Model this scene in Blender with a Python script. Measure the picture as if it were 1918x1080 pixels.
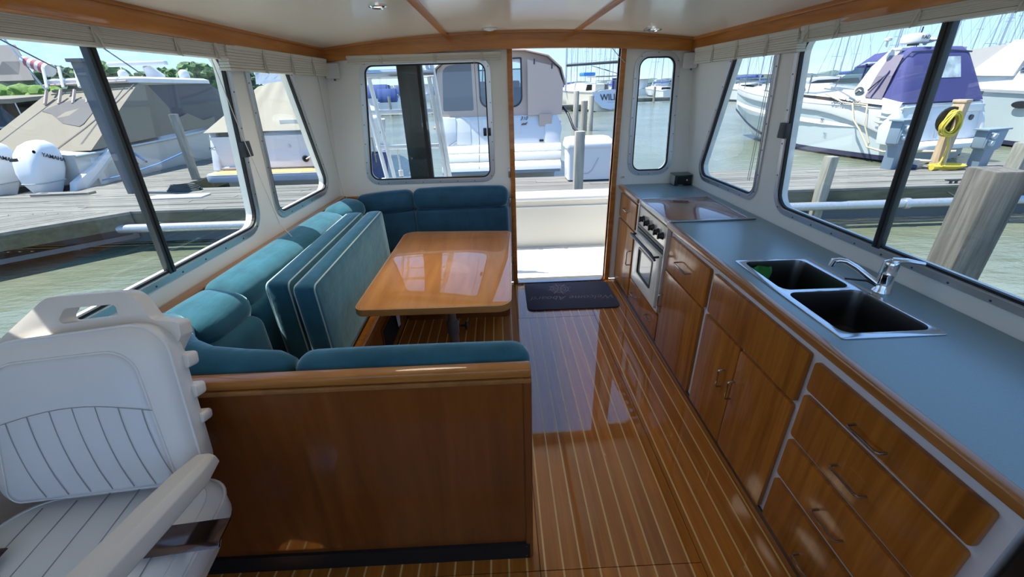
import bpy, bmesh, math, random
from mathutils import Vector, Matrix, noise
from mathutils.geometry import tessellate_polygon
random.seed(7)
for o in list(bpy.data.objects):
    bpy.data.objects.remove(o)
S = bpy.context.scene
COL = S.collection
PI = math.pi

# ------------------------------------------------------------------ camera
cam = bpy.data.cameras.new('camera')
cam.sensor_width = 36.0
cam.lens = 14.511
cam.clip_start = 0.02
cam.clip_end = 3000
camo = bpy.data.objects.new('camera', cam)
COL.objects.link(camo)
RX = (0.99904, 0.04058, -0.01547)
def _cam_matrix():
    fl, cx, cy = 773.129, 959.0, 540.0
    def ray(u, v): return Vector(((u-cx)/fl, -(v-cy)/fl, -1.0))
    yv = ray(930, 165).normalized()
    zv = -ray(1010, 2130).normalized()
    zv = (zv - yv*yv.dot(zv)).normalized()
    xv = yv.cross(zv)
    return Matrix((xv, yv, zv))          # world = R @ cam
R3 = _cam_matrix()
camo.matrix_world = Matrix.Translation((0, 0, 1.68)) @ R3.to_4x4()
S.camera = camo

# ------------------------------------------------------------------ world, sun, exposure
S.view_settings.view_transform = 'Standard'
S.view_settings.look = 'None'
S.view_settings.gamma = 1.0
S.view_settings.use_curve_mapping = False
S.view_settings.exposure = 1.95
W = bpy.data.worlds.new('world')
S.world = W
W.use_nodes = True
nt = W.node_tree
nt.nodes.clear()
tcw = nt.nodes.new('ShaderNodeTexCoord')
sep = nt.nodes.new('ShaderNodeSeparateXYZ')
nt.links.new(tcw.outputs['Generated'], sep.inputs[0])
ramp = nt.nodes.new('ShaderNodeValToRGB')          # clear summer sky: pale at the horizon, deep blue overhead
ramp.color_ramp.interpolation = 'EASE'
els = ramp.color_ramp.elements
els[0].position = 0.0; els[0].color = (.52, .69, .89, 1)
els[1].position = 1.0; els[1].color = (.16, .33, .66, 1)
for p_, c_ in ((.06, (.40, .60, .90)), (.22, (.27, .48, .86)), (.5, (.22, .40, .76))):
    e_ = els.new(p_); e_.color = (*c_, 1)
nt.links.new(sep.outputs['Z'], ramp.inputs['Fac'])
bg = nt.nodes.new('ShaderNodeBackground')
bg.inputs['Strength'].default_value = 0.47
wo = nt.nodes.new('ShaderNodeOutputWorld')
nt.links.new(ramp.outputs[0], bg.inputs[0])
nt.links.new(bg.outputs[0], wo.inputs[0])

sun = bpy.data.lights.new('sun', 'SUN')
sun.energy = 2.6
sun.angle = math.radians(0.6)
sun.color = (1.0, 0.965, 0.90)
suno = bpy.data.objects.new('sun', sun)
COL.objects.link(suno)
sd = Vector((0.42, -0.06, -0.905)).normalized()      # direction the light travels
suno.rotation_euler = sd.to_track_quat('-Z', 'Y').to_euler()
suno.location = (-20, 3, 40)

# ------------------------------------------------------------------ materials
MATS = {}
def _new(name):
    m = bpy.data.materials.new(name)
    m.use_nodes = True
    t = m.node_tree
    b = t.nodes['Principled BSDF']
    return m, t, b

def plain(name, col, rough=0.5, metal=0.0, coat=0.0, sheen=0.0, bump=0.0, bscale=60.0, spec=0.5, var=0.0, vscale=6.0):
    if name in MATS: return MATS[name]
    m, t, b = _new(name)
    b.inputs['Base Color'].default_value = (*col, 1)
    b.inputs['Roughness'].default_value = rough
    b.inputs['Metallic'].default_value = metal
    b.inputs['Coat Weight'].default_value = coat
    b.inputs['Coat Roughness'].default_value = 0.06
    b.inputs['Sheen Weight'].default_value = sheen
    b.inputs['Specular IOR Level'].default_value = spec
    if bump > 0 or var > 0:
        tc = t.nodes.new('ShaderNodeTexCoord')
    if var > 0:
        n2 = t.nodes.new('ShaderNodeTexNoise'); n2.inputs['Scale'].default_value = vscale; n2.inputs['Detail'].default_value = 5
        t.links.new(tc.outputs['Object'], n2.inputs['Vector'])
        r = t.nodes.new('ShaderNodeValToRGB')
        r.color_ramp.elements[0].position = 0.3; r.color_ramp.elements[1].position = 0.7
        r.color_ramp.elements[0].color = (*[max(0, c*(1-var)) for c in col], 1)
        r.color_ramp.elements[1].color = (*[min(1, c*(1+var)) for c in col], 1)
        t.links.new(n2.outputs['Fac'], r.inputs['Fac'])
        t.links.new(r.outputs['Color'], b.inputs['Base Color'])
    if bump > 0:
        n = t.nodes.new('ShaderNodeTexNoise'); n.inputs['Scale'].default_value = bscale; n.inputs['Detail'].default_value = 4
        t.links.new(tc.outputs['Object'], n.inputs['Vector'])
        bp = t.nodes.new('ShaderNodeBump'); bp.inputs['Strength'].default_value = bump; bp.inputs['Distance'].default_value = 0.01
        t.links.new(n.outputs['Fac'], bp.inputs['Height'])
        t.links.new(bp.outputs['Normal'], b.inputs['Normal'])
    MATS[name] = m
    return m

def wood(name, c1, c2, scale=(1, 1, 1), rough=0.25, coat=0.6, rand=0.25, bump=0.05, coat_rough=0.05, detail=6.0, cior=1.5, spec=.5):
    """grain stretched by the mapping scale (small value = long grain on that axis)"""
    if name in MATS: return MATS[name]
    m, t, b = _new(name)
    N, L = t.nodes.new, t.links.new
    tc = N('ShaderNodeTexCoord'); mp = N('ShaderNodeMapping')
    mp.inputs['Scale'].default_value = scale
    oi = N('ShaderNodeObjectInfo')
    ad = N('ShaderNodeVectorMath'); ad.operation = 'ADD'
    ml = N('ShaderNodeMath'); ml.operation = 'MULTIPLY'; ml.inputs[1].default_value = 37.0
    L(oi.outputs['Random'], ml.inputs[0])
    L(tc.outputs['Object'], mp.inputs['Vector'])
    L(mp.outputs['Vector'], ad.inputs[0]); L(ml.outputs[0], ad.inputs[1])
    n1 = N('ShaderNodeTexNoise'); n1.inputs['Scale'].default_value = 1.0; n1.inputs['Detail'].default_value = detail
    n1.inputs['Roughness'].default_value = 0.60; n1.inputs['Distortion'].default_value = 0.5
    L(ad.outputs[0], n1.inputs['Vector'])
    r = N('ShaderNodeValToRGB')
    r.color_ramp.elements[0].position = 0.28; r.color_ramp.elements[0].color = (*c1, 1)
    r.color_ramp.elements[1].position = 0.72; r.color_ramp.elements[1].color = (*c2, 1)
    L(n1.outputs['Fac'], r.inputs['Fac'])
    hs = N('ShaderNodeHueSaturation')
    mr = N('ShaderNodeMapRange'); mr.inputs['To Min'].default_value = 1-rand; mr.inputs['To Max'].default_value = 1+rand
    L(oi.outputs['Random'], mr.inputs['Value']); L(mr.outputs['Result'], hs.inputs['Value'])
    L(r.outputs['Color'], hs.inputs['Color']); L(hs.outputs['Color'], b.inputs['Base Color'])
    b.inputs['Roughness'].default_value = rough
    b.inputs['Coat Weight'].default_value = coat
    b.inputs['Coat Roughness'].default_value = coat_rough
    b.inputs['Coat IOR'].default_value = cior
    b.inputs['Specular IOR Level'].default_value = spec
    bp = N('ShaderNodeBump'); bp.inputs['Strength'].default_value = bump; bp.inputs['Distance'].default_value = 0.004
    L(n1.outputs['Fac'], bp.inputs['Height']); L(bp.outputs['Normal'], b.inputs['Normal'])
    MATS[name] = m
    return m

def velvet(name, col, tint):
    if name in MATS: return MATS[name]
    m, t, b = _new(name)
    N, L = t.nodes.new, t.links.new
    tc = N('ShaderNodeTexCoord')
    n = N('ShaderNodeTexNoise'); n.inputs['Scale'].default_value = 9; n.inputs['Detail'].default_value = 5
    L(tc.outputs['Object'], n.inputs['Vector'])
    r = N('ShaderNodeValToRGB')
    r.color_ramp.elements[0].position = .3; r.color_ramp.elements[1].position = .7
    r.color_ramp.elements[0].color = (*[c*.8 for c in col], 1)
    r.color_ramp.elements[1].color = (*[c*1.2 for c in col], 1)
    L(n.outputs['Fac'], r.inputs['Fac']); L(r.outputs['Color'], b.inputs['Base Color'])
    b.inputs['Roughness'].default_value = 0.8
    b.inputs['Specular IOR Level'].default_value = 0.2
    b.inputs['Sheen Weight'].default_value = 1.0
    b.inputs['Sheen Roughness'].default_value = 0.35
    b.inputs['Sheen Tint'].default_value = (*tint, 1)
    mp = N('ShaderNodeMapping'); mp.inputs['Scale'].default_value = (14, 5, 9)
    L(tc.outputs['Object'], mp.inputs['Vector'])
    n2 = N('ShaderNodeTexNoise'); n2.inputs['Scale'].default_value = 1.6; n2.inputs['Detail'].default_value = 3
    L(mp.outputs['Vector'], n2.inputs['Vector'])
    bp = N('ShaderNodeBump'); bp.inputs['Strength'].default_value = 0.35; bp.inputs['Distance'].default_value = 0.012
    L(n2.outputs['Fac'], bp.inputs['Height']); L(bp.outputs['Normal'], b.inputs['Normal'])
    MATS[name] = m
    return m

def glass(name, tint=(0.97, 0.99, 0.98), ior=1.45, extra=0.0):
    if name in MATS: return MATS[name]
    m, t, b = _new(name)
    t.nodes.remove(b)
    N, L = t.nodes.new, t.links.new
    out = [n for n in t.nodes if n.type == 'OUTPUT_MATERIAL'][0]
    tr = N('ShaderNodeBsdfTransparent'); tr.inputs['Color'].default_value = (*tint, 1)
    gl = N('ShaderNodeBsdfGlossy'); gl.inputs['Roughness'].default_value = 0.0
    lw = N('ShaderNodeLayerWeight'); lw.inputs['Blend'].default_value = 0.5
    pw = N('ShaderNodeMath'); pw.operation = 'POWER'; pw.inputs[1].default_value = 5.0
    ma = N('ShaderNodeMath'); ma.operation = 'MULTIPLY_ADD'; ma.inputs[1].default_value = 0.8; ma.inputs[2].default_value = 0.03+extra
    mx = N('ShaderNodeMixShader')
    L(lw.outputs['Facing'], pw.inputs[0]); L(pw.outputs[0], ma.inputs[0]); L(ma.outputs[0], mx.inputs[0])
    L(tr.outputs[0], mx.inputs[1]); L(gl.outputs[0], mx.inputs[2])
    L(mx.outputs[0], out.inputs['Surface'])
    MATS[name] = m
    return m

def emit(name, col, st):
    if name in MATS: return MATS[name]
    m, t, b = _new(name)
    b.inputs['Base Color'].default_value = (*col, 1)
    b.inputs['Emission Color'].default_value = (*col, 1)
    b.inputs['Emission Strength'].default_value = st
    MATS[name] = m
    return m

M_wall = plain('painted_wall', (.80, .81, .77), .42, bump=.03, bscale=35)
M_ceil = plain('headliner_gloss', (.84, .80, .70), .22, coat=.15, var=.02, vscale=1.5)
M_alu = plain('anodised_aluminium', (.55, .56, .57), .32, metal=.85)
M_alud = plain('dark_aluminium', (.045, .055, .06), .35, metal=.3)
M_gasket = plain('black_rubber', (.012, .012, .013), .6)
M_glass = glass('window_glass')
M_teakg = wood('golden_teak_trim', (.34, .115, .018), (.56, .225, .045), (3, 3, 30), .4, .6, .08, spec=.2)
M_beamx = wood('varnished_beam', (.34, .12, .022), (.58, .235, .05), (2.5, 14, 22), .4, .5, .06, spec=.2)
M_beamy = wood('varnished_side_beam', (.38, .13, .022), (.62, .25, .05), (14, 2.5, 22), .4, .5, .06, spec=.2)
M_floor = wood('teak_sole', (.28, .082, .007), (.48, .168, .016), (34, 1.6, 10), .5, 1.0, .13, .02, .03, cior=1.8, spec=.2)
M_holly = wood('pale_inlay', (.58, .37, .15), (.70, .47, .2), (30, 2, 10), .3, .6, .05, .01)
M_cab = wood('teak_cabinet_front', (.22, .066, .007), (.46, .168, .022), (16, 26, 1.5), .5, .6, .10, .03, .14, spec=.15)
M_panel = wood('mahogany_partition', (.16, .042, .007), (.27, .082, .014), (14, 12, 1.2), .5, .6, .05, .03, .07, spec=.15)
M_table = wood('honey_teak_table', (.38, .14, .028), (.58, .25, .06), (10, 1.3, 8), .4, 1.0, .04, .015, .03, cior=1.8, spec=.2)
M_table_edge = wood('pale_table_lipping', (.42, .2, .06), (.6, .32, .11), (3, 10, 10), .3, .5, .04)
M_nosing = wood('counter_nosing_teak', (.26, .10, .022), (.44, .19, .05), (14, 1.4, 14), .28, .5, .05)
M_redwood = wood('stove_cover_wood', (.17, .045, .014), (.28, .085, .026), (20, 1.5, 10), .4, 1.0, .05, .02, .05, cior=1.9)
M_dark = wood('dark_toe_wood', (.035, .014, .008), (.06, .025, .012), (10, 2, 10), .4, .2, .05)
M_black = plain('black_plastic', (.012, .012, .013), .35)
M_blackm = plain('matte_black', (.008, .008, .009), .7)
M_lam = plain('blue_laminate', (.165, .27, .32), .30, spec=1.0, coat=.0, var=.06, vscale=180)
M_white = plain('white_enamel', (.72, .72, .72), .3)
M_frame = plain('white_face_frame', (.70, .70, .73), .4)
M_chrome = plain('polished_chrome', (.75, .76, .78), .08, metal=1)
M_steel = plain('brushed_steel', (.42, .42, .43), .25, metal=1)
M_basin = plain('basin_steel', (.18, .175, .17), .28, metal=1)
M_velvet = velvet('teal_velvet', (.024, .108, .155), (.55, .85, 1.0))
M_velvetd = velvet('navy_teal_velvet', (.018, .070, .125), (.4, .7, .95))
M_piping = plain('pale_piping', (.38, .5, .5), .7)
M_vinyl = plain('white_marine_vinyl', (.85, .84, .82), .42, bump=.04, bscale=220)
M_vinyls = plain('seam_vinyl', (.36, .36, .37), .6)
M_shell = plain('ivory_seat_shell', (.82, .76, .70), .38)
M_gel = plain('white_gelcoat', (.64, .65, .655), .25)
M_gelgrey = plain('grey_gelcoat', (.42, .47, .48), .25)
M_mat = plain('navy_doormat', (.010, .015, .055), .95, bump=.5, bscale=900, sheen=.2)
M_matprint = plain('mat_print', (.24, .20, .22), .95)
M_blind = plain('cream_blind', (.62, .60, .52), .45)

# ------------------------------------------------------------------ mesh helpers
class MB:
    def __init__(s): s.v, s.f = [], []
    def add(s, vs, fs):
        k = len(s.v)
        s.v += [tuple(p) for p in vs]
        s.f += [tuple(i+k for i in f) for f in fs]
        return s
    def box(s, x0, x1, y0, y1, z0, z1):
        return s.add([(x0,y0,z0),(x1,y0,z0),(x1,y1,z0),(x0,y1,z0),(x0,y0,z1),(x1,y0,z1),(x1,y1,z1),(x0,y1,z1)],
                     [(0,3,2,1),(4,5,6,7),(0,1,5,4),(1,2,6,5),(2,3,7,6),(3,0,4,7)])
    def hexa(s, pts):   # 8 points bottom 4 ccw, top 4 ccw
        return s.add(pts, [(0,3,2,1),(4,5,6,7),(0,1,5,4),(1,2,6,5),(2,3,7,6),(3,0,4,7)])
    def loft(s, rings, cap=True, closed=True):
        n = len(rings[0]); vs = [p for r in rings for p in r]; fs = []
        for a in range(len(rings)-1):
            for i in range(n if closed else n-1):
                j = (i+1) % n
                fs.append((a*n+i, a*n+j, (a+1)*n+j, (a+1)*n+i))
        if cap and closed:
            fs.append(tuple(range(n-1, -1, -1)))
            fs.append(tuple((len(rings)-1)*n+i for i in range(n)))
        return s.add(vs, fs)
    def tube(s, pts, r, n=8, cap=True):
        pts = [Vector(p) for p in pts]
        rs = r if isinstance(r, (list, tuple)) else [r]*len(pts)
        rings = []; up = None
        for i, p in enumerate(pts):
            a = pts[max(i-1, 0)]; b = pts[min(i+1, len(pts)-1)]
            d = (b-a).normalized()
            if up is None:
                up = Vector((0,0,1)) if abs(d.z) < .9 else Vector((0,1,0))
            x = d.cross(up).normalized(); up = x.cross(d).normalized()
            rings.append([p + rs[i]*(math.cos(2*PI*k/n)*x + math.sin(2*PI*k/n)*up) for k in range(n)])
        return s.loft(rings, cap)
    def lathe(s, prof, c=(0,0,0), n=20, axis='z'):   # prof: (r, h)
        rings = []
        for r, h in prof:
            ring = []
            for k in range(n):
                a = 2*PI*k/n; x, y = r*math.cos(a), r*math.sin(a)
                if axis == 'z': q = (c[0]+x, c[1]+y, c[2]+h)
                elif axis == 'x': q = (c[0]+h, c[1]+x, c[2]+y)
                else: q = (c[0]+y, c[1]+h, c[2]+x)
                ring.append(q)
            rings.append(ring)
        return s.loft(rings)
    def prism(s, pts, axis, lo, hi):   # pts 2d; axis x:(y,z) y:(x,z) z:(x,y)
        def m(p, h):
            return (h, p[0], p[1]) if axis == 'x' else (p[0], h, p[1]) if axis == 'y' else (p[0], p[1], h)
        return s.loft([[m(p, lo) for p in pts], [m(p, hi) for p in pts]])
    def plate(s, loops, ffront, fback):
        flat = [p for l in loops for p in l]; n = len(flat)
        tris = tessellate_polygon([[Vector((p[0], p[1], 0)) for p in l] for l in loops])
        vs = [ffront(*p) for p in flat] + [fback(*p) for p in flat]
        fs = [tuple(t) for t in tris] + [tuple(i+n for i in reversed(t)) for t in tris]
        k = 0
        for l in loops:
            m = len(l)
            for i in range(m):
                a, b = k+i, k+(i+1) % m
                fs.append((a, b, b+n, a+n))
            k += m
        return s.add(vs, fs)
    def ring(s, l0, l1, f0, f1):   # closed band between two equal loops, f0 inner side and f1 outer side surfaces
        n = len(l0)
        vs = [f0(*p) for p in l0] + [f0(*p) for p in l1] + [f1(*p) for p in l1] + [f1(*p) for p in l0]
        fs = []
        for i in range(n):
            j = (i+1) % n
            for a in range(4):
                b = (a+1) % 4
                fs.append((a*n+i, a*n+j, b*n+j, b*n+i))
        return s.add(vs, fs)
    def rbox(s, c, size, r, seg=3, rot=None, sub=(6,6,4), puff=0.0):
        """box with rounded edges, optionally puffed faces"""
        hx, hy, hz = size[0]/2, size[1]/2, size[2]/2
        r = min(r, hx*.999, hy*.999, hz*.999)
        def axis(h, n):
            a = []
            for i in range(seg+1):
                a.append(-h + r*(1-math.cos(PI/2*i/seg)))
            for i in range(1, n): a.append(-(h-r) + 2*(h-r)*i/n)
            for i in range(seg+1):
                a.append(h - r*(1-math.cos(PI/2*(seg-i)/seg)))
            return a
        ax = [axis(hx, sub[0]), axis(hy, sub[1]), axis(hz, sub[2])]
        H = (hx, hy, hz)
        def fix(p):
            p = Vector(p)
            core = Vector([max(-(H[i]-r), min(H[i]-r, p[i])) for i in range(3)])
            d = p-core
            q = core + d.normalized()*r if d.length > 1e-9 else p
            if puff:
                u = [q[i]/H[i] for i in range(3)]
                for i in range(3):
                    j, k = (i+1) % 3, (i+2) % 3
                    w = max(0, 1-u[j]**2)*max(0, 1-u[k]**2)
                    q[i] += puff*u[i]*w
            return q
        vs, fs = [], []
        for d in range(3):
            e, g = (d+1) % 3, (d+2) % 3
            for sgn in (-1, 1):
                k = len(vs); A, B = ax[e], ax[g]
                for a in A:
                    for b in B:
                        p = [0, 0, 0]; p[d] = sgn*H[d]; p[e] = a; p[g] = b
                        q = fix(p)
                        if rot is not None: q = rot @ q
                        vs.append(tuple(q + Vector(c)))
                nb = len(B)
                for i in range(len(A)-1):
                    for j in range(nb-1):
                        q = (k+i*nb+j, k+(i+1)*nb+j, k+(i+1)*nb+j+1, k+i*nb+j+1)
                        fs.append(q if sgn > 0 else q[::-1])
        return s.add(vs, fs)
    def xf(s, M):
        s.v = [tuple(M @ Vector(p)) for p in s.v]; return s
    def build(s, name, mat, parent=None, smooth=None, bevel=0.0, local=False, weld=False):
        me = bpy.data.meshes.new(name)
        off = Vector((0,0,0))
        if parent is not None and not local:
            off = Vector(parent.get('_o', (0,0,0)))
        me.from_pydata([tuple(Vector(p)-off) for p in s.v], [], s.f)
        bm = bmesh.new(); bm.from_mesh(me)
        if weld: bmesh.ops.remove_doubles(bm, verts=bm.verts, dist=1e-5)
        bmesh.ops.recalc_face_normals(bm, faces=bm.faces)
        if bevel > 0:
            es = [e for e in bm.edges if len(e.link_faces) == 2 and e.calc_face_angle(0) > math.radians(40)]
            bmesh.ops.bevel(bm, geom=es, offset=bevel, segments=2, affect='EDGES', profile=.6, clamp_overlap=True)
        bm.to_mesh(me); bm.free()
        if smooth is not None or bevel > 0:
            for p in me.polygons: p.use_smooth = True
            me.set_sharp_from_angle(angle=math.radians(smooth if smooth else 35))
        o = bpy.data.objects.new(name, me)
        COL.objects.link(o)
        if mat is not None: me.materials.append(mat)
        if parent is not None:
            o.parent = parent
            o['_o'] = list(off)
        return o

def tag(o, label=None, cat=None, group=None, kind=None):
    if label: o['label'] = label
    if cat: o['category'] = cat
    if group: o['group'] = group
    if kind: o['kind'] = kind
    return o
def thing(name, label, cat, loc=(0,0,0), rotz=0.0, group=None):
    o = bpy.data.objects.new(name, None)
    COL.objects.link(o)
    o.empty_display_size = .1
    o.location = loc; o.rotation_euler = (0, 0, rotz)
    o['_o'] = list(loc)
    return tag(o, label, cat, group)
def copy_tree(o, parent=None):
    c = o.copy(); COL.objects.link(c)
    if parent is not None: c.parent = parent
    for ch in o.children: copy_tree(ch, c)
    return c
def text(name, body, size, M, mat, parent=None, ext=0.002, shear=0.0, align='CENTER', off=0.0, space=1.0):
    cu = bpy.data.curves.new(name, 'FONT')
    cu.body = body; cu.size = size; cu.extrude = ext; cu.shear = shear; cu.align_x = align; cu.align_y = 'CENTER'
    cu.offset = off; cu.space_character = space; cu.resolution_u = 3
    t = bpy.data.objects.new(name, cu)
    COL.objects.link(t)
    dg = bpy.context.evaluated_depsgraph_get()
    me = bpy.data.meshes.new_from_object(t.evaluated_get(dg))
    bpy.data.objects.remove(t)
    me.transform(M)
    if parent is not None and '_o' in parent and not parent.get('_local'):
        me.transform(Matrix.Translation(-Vector(parent['_o'])))
    me.materials.clear(); me.materials.append(mat)
    o = bpy.data.objects.new(name, me); COL.objects.link(o)
    if parent is not None: o.parent = parent; o['_o'] = list(parent.get('_o', (0,0,0)))
    return o
def frame_m(origin, xdir, ydir):
    x = Vector(xdir).normalized(); y = Vector(ydir); y = (y - x*x.dot(y)).normalized(); z = x.cross(y)
    m = Matrix((x, y, z)).transposed().to_4x4(); m.translation = Vector(origin); return m

def roundpoly(pts, r, n=6):
    rs = r if isinstance(r, (list, tuple)) else [r]*len(pts)
    out = []; m = len(pts)
    for i in range(m):
        p = Vector(pts[i]); a = (Vector(pts[i-1])-p); b = (Vector(pts[(i+1) % m])-p)
        la, lb = a.length, b.length; a.normalize(); b.normalize()
        ang = a.angle(b); rr = max(rs[i], 1e-4)
        d = min(rr/math.tan(ang/2), la*.49, lb*.49); rr = d*math.tan(ang/2)
        cc = p + (a+b).normalized()*(rr/math.sin(ang/2))
        s0 = p+a*d-cc; s1 = p+b*d-cc
        t0 = math.atan2(s0.y, s0.x); dt = math.atan2(s1.y, s1.x)-t0
        while dt > PI: dt -= 2*PI
        while dt < -PI: dt += 2*PI
        for k in range(n+1):
            t = t0+dt*k/n
            out.append((cc.x+rr*math.cos(t), cc.y+rr*math.sin(t)))
    return out
def offset_poly(pts, d):
    """expand a convex polygon by d"""
    m = len(pts); area = sum(pts[i][0]*pts[(i+1) % m][1]-pts[(i+1) % m][0]*pts[i][1] for i in range(m))
    sg = 1 if area > 0 else -1
    lines = []
    for i in range(m):
        p = Vector(pts[i]); q = Vector(pts[(i+1) % m]); t = (q-p).normalized()
        nrm = Vector((t.y, -t.x))*sg
        lines.append((p+nrm*d, t))
    out = []
    for i in range(m):
        p, t = lines[i-1]; q, u = lines[i]
        den = t.x*u.y-t.y*u.x
        k = ((q.x-p.x)*u.y-(q.y-p.y)*u.x)/den
        out.append(tuple(p+t*k))
    return out

# ================================================================== ROOM SHELL
YA = 3.566                                   # inner face of the aft bulkhead
def RWX(y, z): return 1.7682 - .02*y - .098*z
def LWX(y, z): return -1.599 + .043*y + .09*z
def CZ(x): return 2.056 - .0425*(x-.11)**2   # arched headliner

BIG = [(2.345, 1.012), (2.345, 1.872), (.45, 1.872), (.45, 1.012)]
BIGL = [(2.345, 1.012), (2.345, 1.872), (.97, 1.872), (.97, 1.012)]
SML = [(3.345, 1.012), (2.935, 1.872), (2.535, 1.872), (2.59, 1.012)]
BIGH, BIGLH, SMLH = roundpoly(BIG, .085), roundpoly(BIGL, .085), roundpoly(SML, [.07, .03, .05, .07])
outer = [(-.75, .02), (3.62, .02), (3.62, 2.10), (-.75, 2.10)]
for nm, WX, sg in (('wall_right', RWX, 1), ('wall_left', LWX, -1)):
    w = MB().plate([outer, BIGH if sg > 0 else BIGLH, SMLH], lambda y, z: (WX(y, z), y, z), lambda y, z: (WX(y, z)+sg*.05, y, z))
    tag(w.build(nm, M_wall), kind='structure')

AWIN = [(-.99, 1.862), (-1.085, 1.012), (-.078, 1.006), (-.078, 1.862)]
NWIN = [(1.10, 1.862), (1.118, 1.012), (1.42, 1.012), (1.380, 1.862)]
AWH, NWH = roundpoly(AWIN, .065), roundpoly(NWIN, .075)
aft = [(-1.46, .02), (.128, .02), (.128, 1.965), (.952, 1.965), (.952, .02), (1.70, .02), (1.60, 2.10), (-1.38, 2.10)]
w = MB().plate([aft, AWH, NWH], lambda x, z: (x, YA, z), lambda x, z: (x, YA+.05, z))
tag(w.build('wall_aft', M_wall), kind='structure')

M_screw = plain('screw_heads', (.12, .12, .13), .4, metal=.8)
def window(n, hole, r, P, inward):
    """P(a,b,d): point of the wall plane moved d metres inwards"""
    h0 = roundpoly(hole, r)
    ex = lambda rr, d: [x+d for x in rr] if isinstance(rr, list) else rr+d
    h1 = roundpoly(offset_poly(hole, .036), ex(r, .036))
    f = MB().ring(h0, h1, lambda a, b: P(a, b, .009), lambda a, b: P(a, b, .0004))
    hm = roundpoly(offset_poly(hole, .006), ex(r, .006)); hn = roundpoly(offset_poly(hole, .013), ex(r, .013))
    f.ring(hm, hn, lambda a, b: P(a, b, .0125), lambda a, b: P(a, b, .0085))
    root = tag(f.build('window_%d' % n, M_alu, smooth=40), kind='structure')
    hg = roundpoly(offset_poly(hole, -.010), ex(r, -.010))
    g = MB().ring(hg, h0, lambda a, b: P(a, b, .006), lambda a, b: P(a, b, -.010))
    g.build('gasket', M_gasket, root)
    hp = roundpoly(offset_poly(hole, -.006), ex(r, -.006))
    MB().plate([hp], lambda a, b: P(a, b, -.006), lambda a, b: P(a, b, -.010)).build('pane', M_glass, root)
    sc = MB(); hs = roundpoly(offset_poly(hole, .026), ex(r, .026))
    acc = 0; last = hs[-1]
    for i, p in enumerate(hs):
        q = hs[(i+1) % len(hs)]; L = math.dist(p, q); k = max(1, int(L/.14)) if L > .1 else (1 if i % 5 == 2 else 0)
        for j in range(k):
            t = (j+.5)/k; a, b = p[0]+(q[0]-p[0])*t, p[1]+(q[1]-p[1])*t
            ring = [[P(a+.0045*math.cos(u*PI/3), b+.0045*math.sin(u*PI/3), d) for u in range(6)] for d in (.009, .0105)]
            sc.loft(ring)
    tag(sc.build('screw_heads', M_screw, root), kind='stuff')
    return root
PR = lambda y, z, d: (RWX(y, z)-d, y, z)
PL = lambda y, z, d: (LWX(y, z)+d, y, z)
PAf = lambda x, z, d: (x, YA-d, z)
w1 = window(1, BIGL, .085, PL, 1)
w2 = window(2, SML, [.07, .03, .05, .07], PL, 1)
w3 = window(3, AWIN, .065, PAf, 1)
w4 = window(4, NWIN, .075, PAf, 1)
w5 = window(5, SML, [.07, .03, .05, .07], PR, 1)
w6 = window(6, BIG, .085, PR, 1)
# sliding-pane mullions, latches
for root, P, m0, wd in ((w1, PL, 1.683, .018), (w6, PR, 1.648, .020)):
    b = MB()
    b.hexa([P(m0-wd, 1.0, .012), P(m0+wd, 1.0, .012), P(m0+wd, 1.0, -.014), P(m0-wd, 1.0, -.014),
            P(m0-wd-.040, 1.88, .012), P(m0+wd-.040, 1.88, .012), P(m0+wd-.040, 1.88, -.014), P(m0-wd-.040, 1.88, -.014)])
    tag(b.build('mullion', M_alud, root, bevel=.004), label='black vertical bar dividing the sliding panes')
    s = MB()
    s.hexa([P(m0-wd*.2, 1.01, .016), P(m0+wd*.45, 1.01, .016), P(m0+wd*.45, 1.01, .012), P(m0-wd*.2, 1.01, .012),
            P(m0-wd*.2-.040, 1.87, .016), P(m0+wd*.45-.040, 1.87, .016), P(m0+wd*.45-.040, 1.87, .012), P(m0-wd*.2-.040, 1.87, .012)])
    s.build('mullion_lip', M_gasket, root)
    l = MB()
    l.hexa([P(2.335, 1.385, .0), P(2.395, 1.385, .0), P(2.395, 1.385, .032), P(2.335, 1.385, .032),
            P(2.333, 1.465, .0), P(2.390, 1.465, .0), P(2.390, 1.465, .026), P(2.333, 1.465, .026)])
    tag(l.build('latch', M_black, root, bevel=.005), label='square black sliding-window latch')
MB().box(-.755, -.56, YA+.012, YA+.05, 1.0, 1.87).build('mullion', M_alud, w3, bevel=.003)['label'] = 'wide black divider between the sliding panes'
MB().box(-.60, -.575, YA+.002, YA+.014, 1.0, 1.87).build('mullion_lip', M_gasket, w3)
for x0 in (-.12, -.086):
    MB().box(x0, x0+.026, YA-.03, YA+.012, 1.335, 1.395).build('latch', M_black, w3, bevel=.005)

# doorway: varnished jambs, sill
dj = MB().box(.088, .128, YA-.018, YA+.07, .0, 1.96)
d1 = tag(dj.build('door_1', M_teakg, bevel=.004), kind='structure')
MB().box(.952, .993, YA-.018, YA+.07, .0, 1.96).build('jamb', M_teakg, d1, bevel=.004)
MB().box(.128, .952, YA-.03, YA+.08, .0, .018).build('sill', M_steel, d1, bevel=.003)
for z in (.22, .75, 1.0):
    MB().box(.070, .088, YA-.03, YA-.0, z, z+.075).build('hinge', M_steel, d1, bevel=.002)

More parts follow.
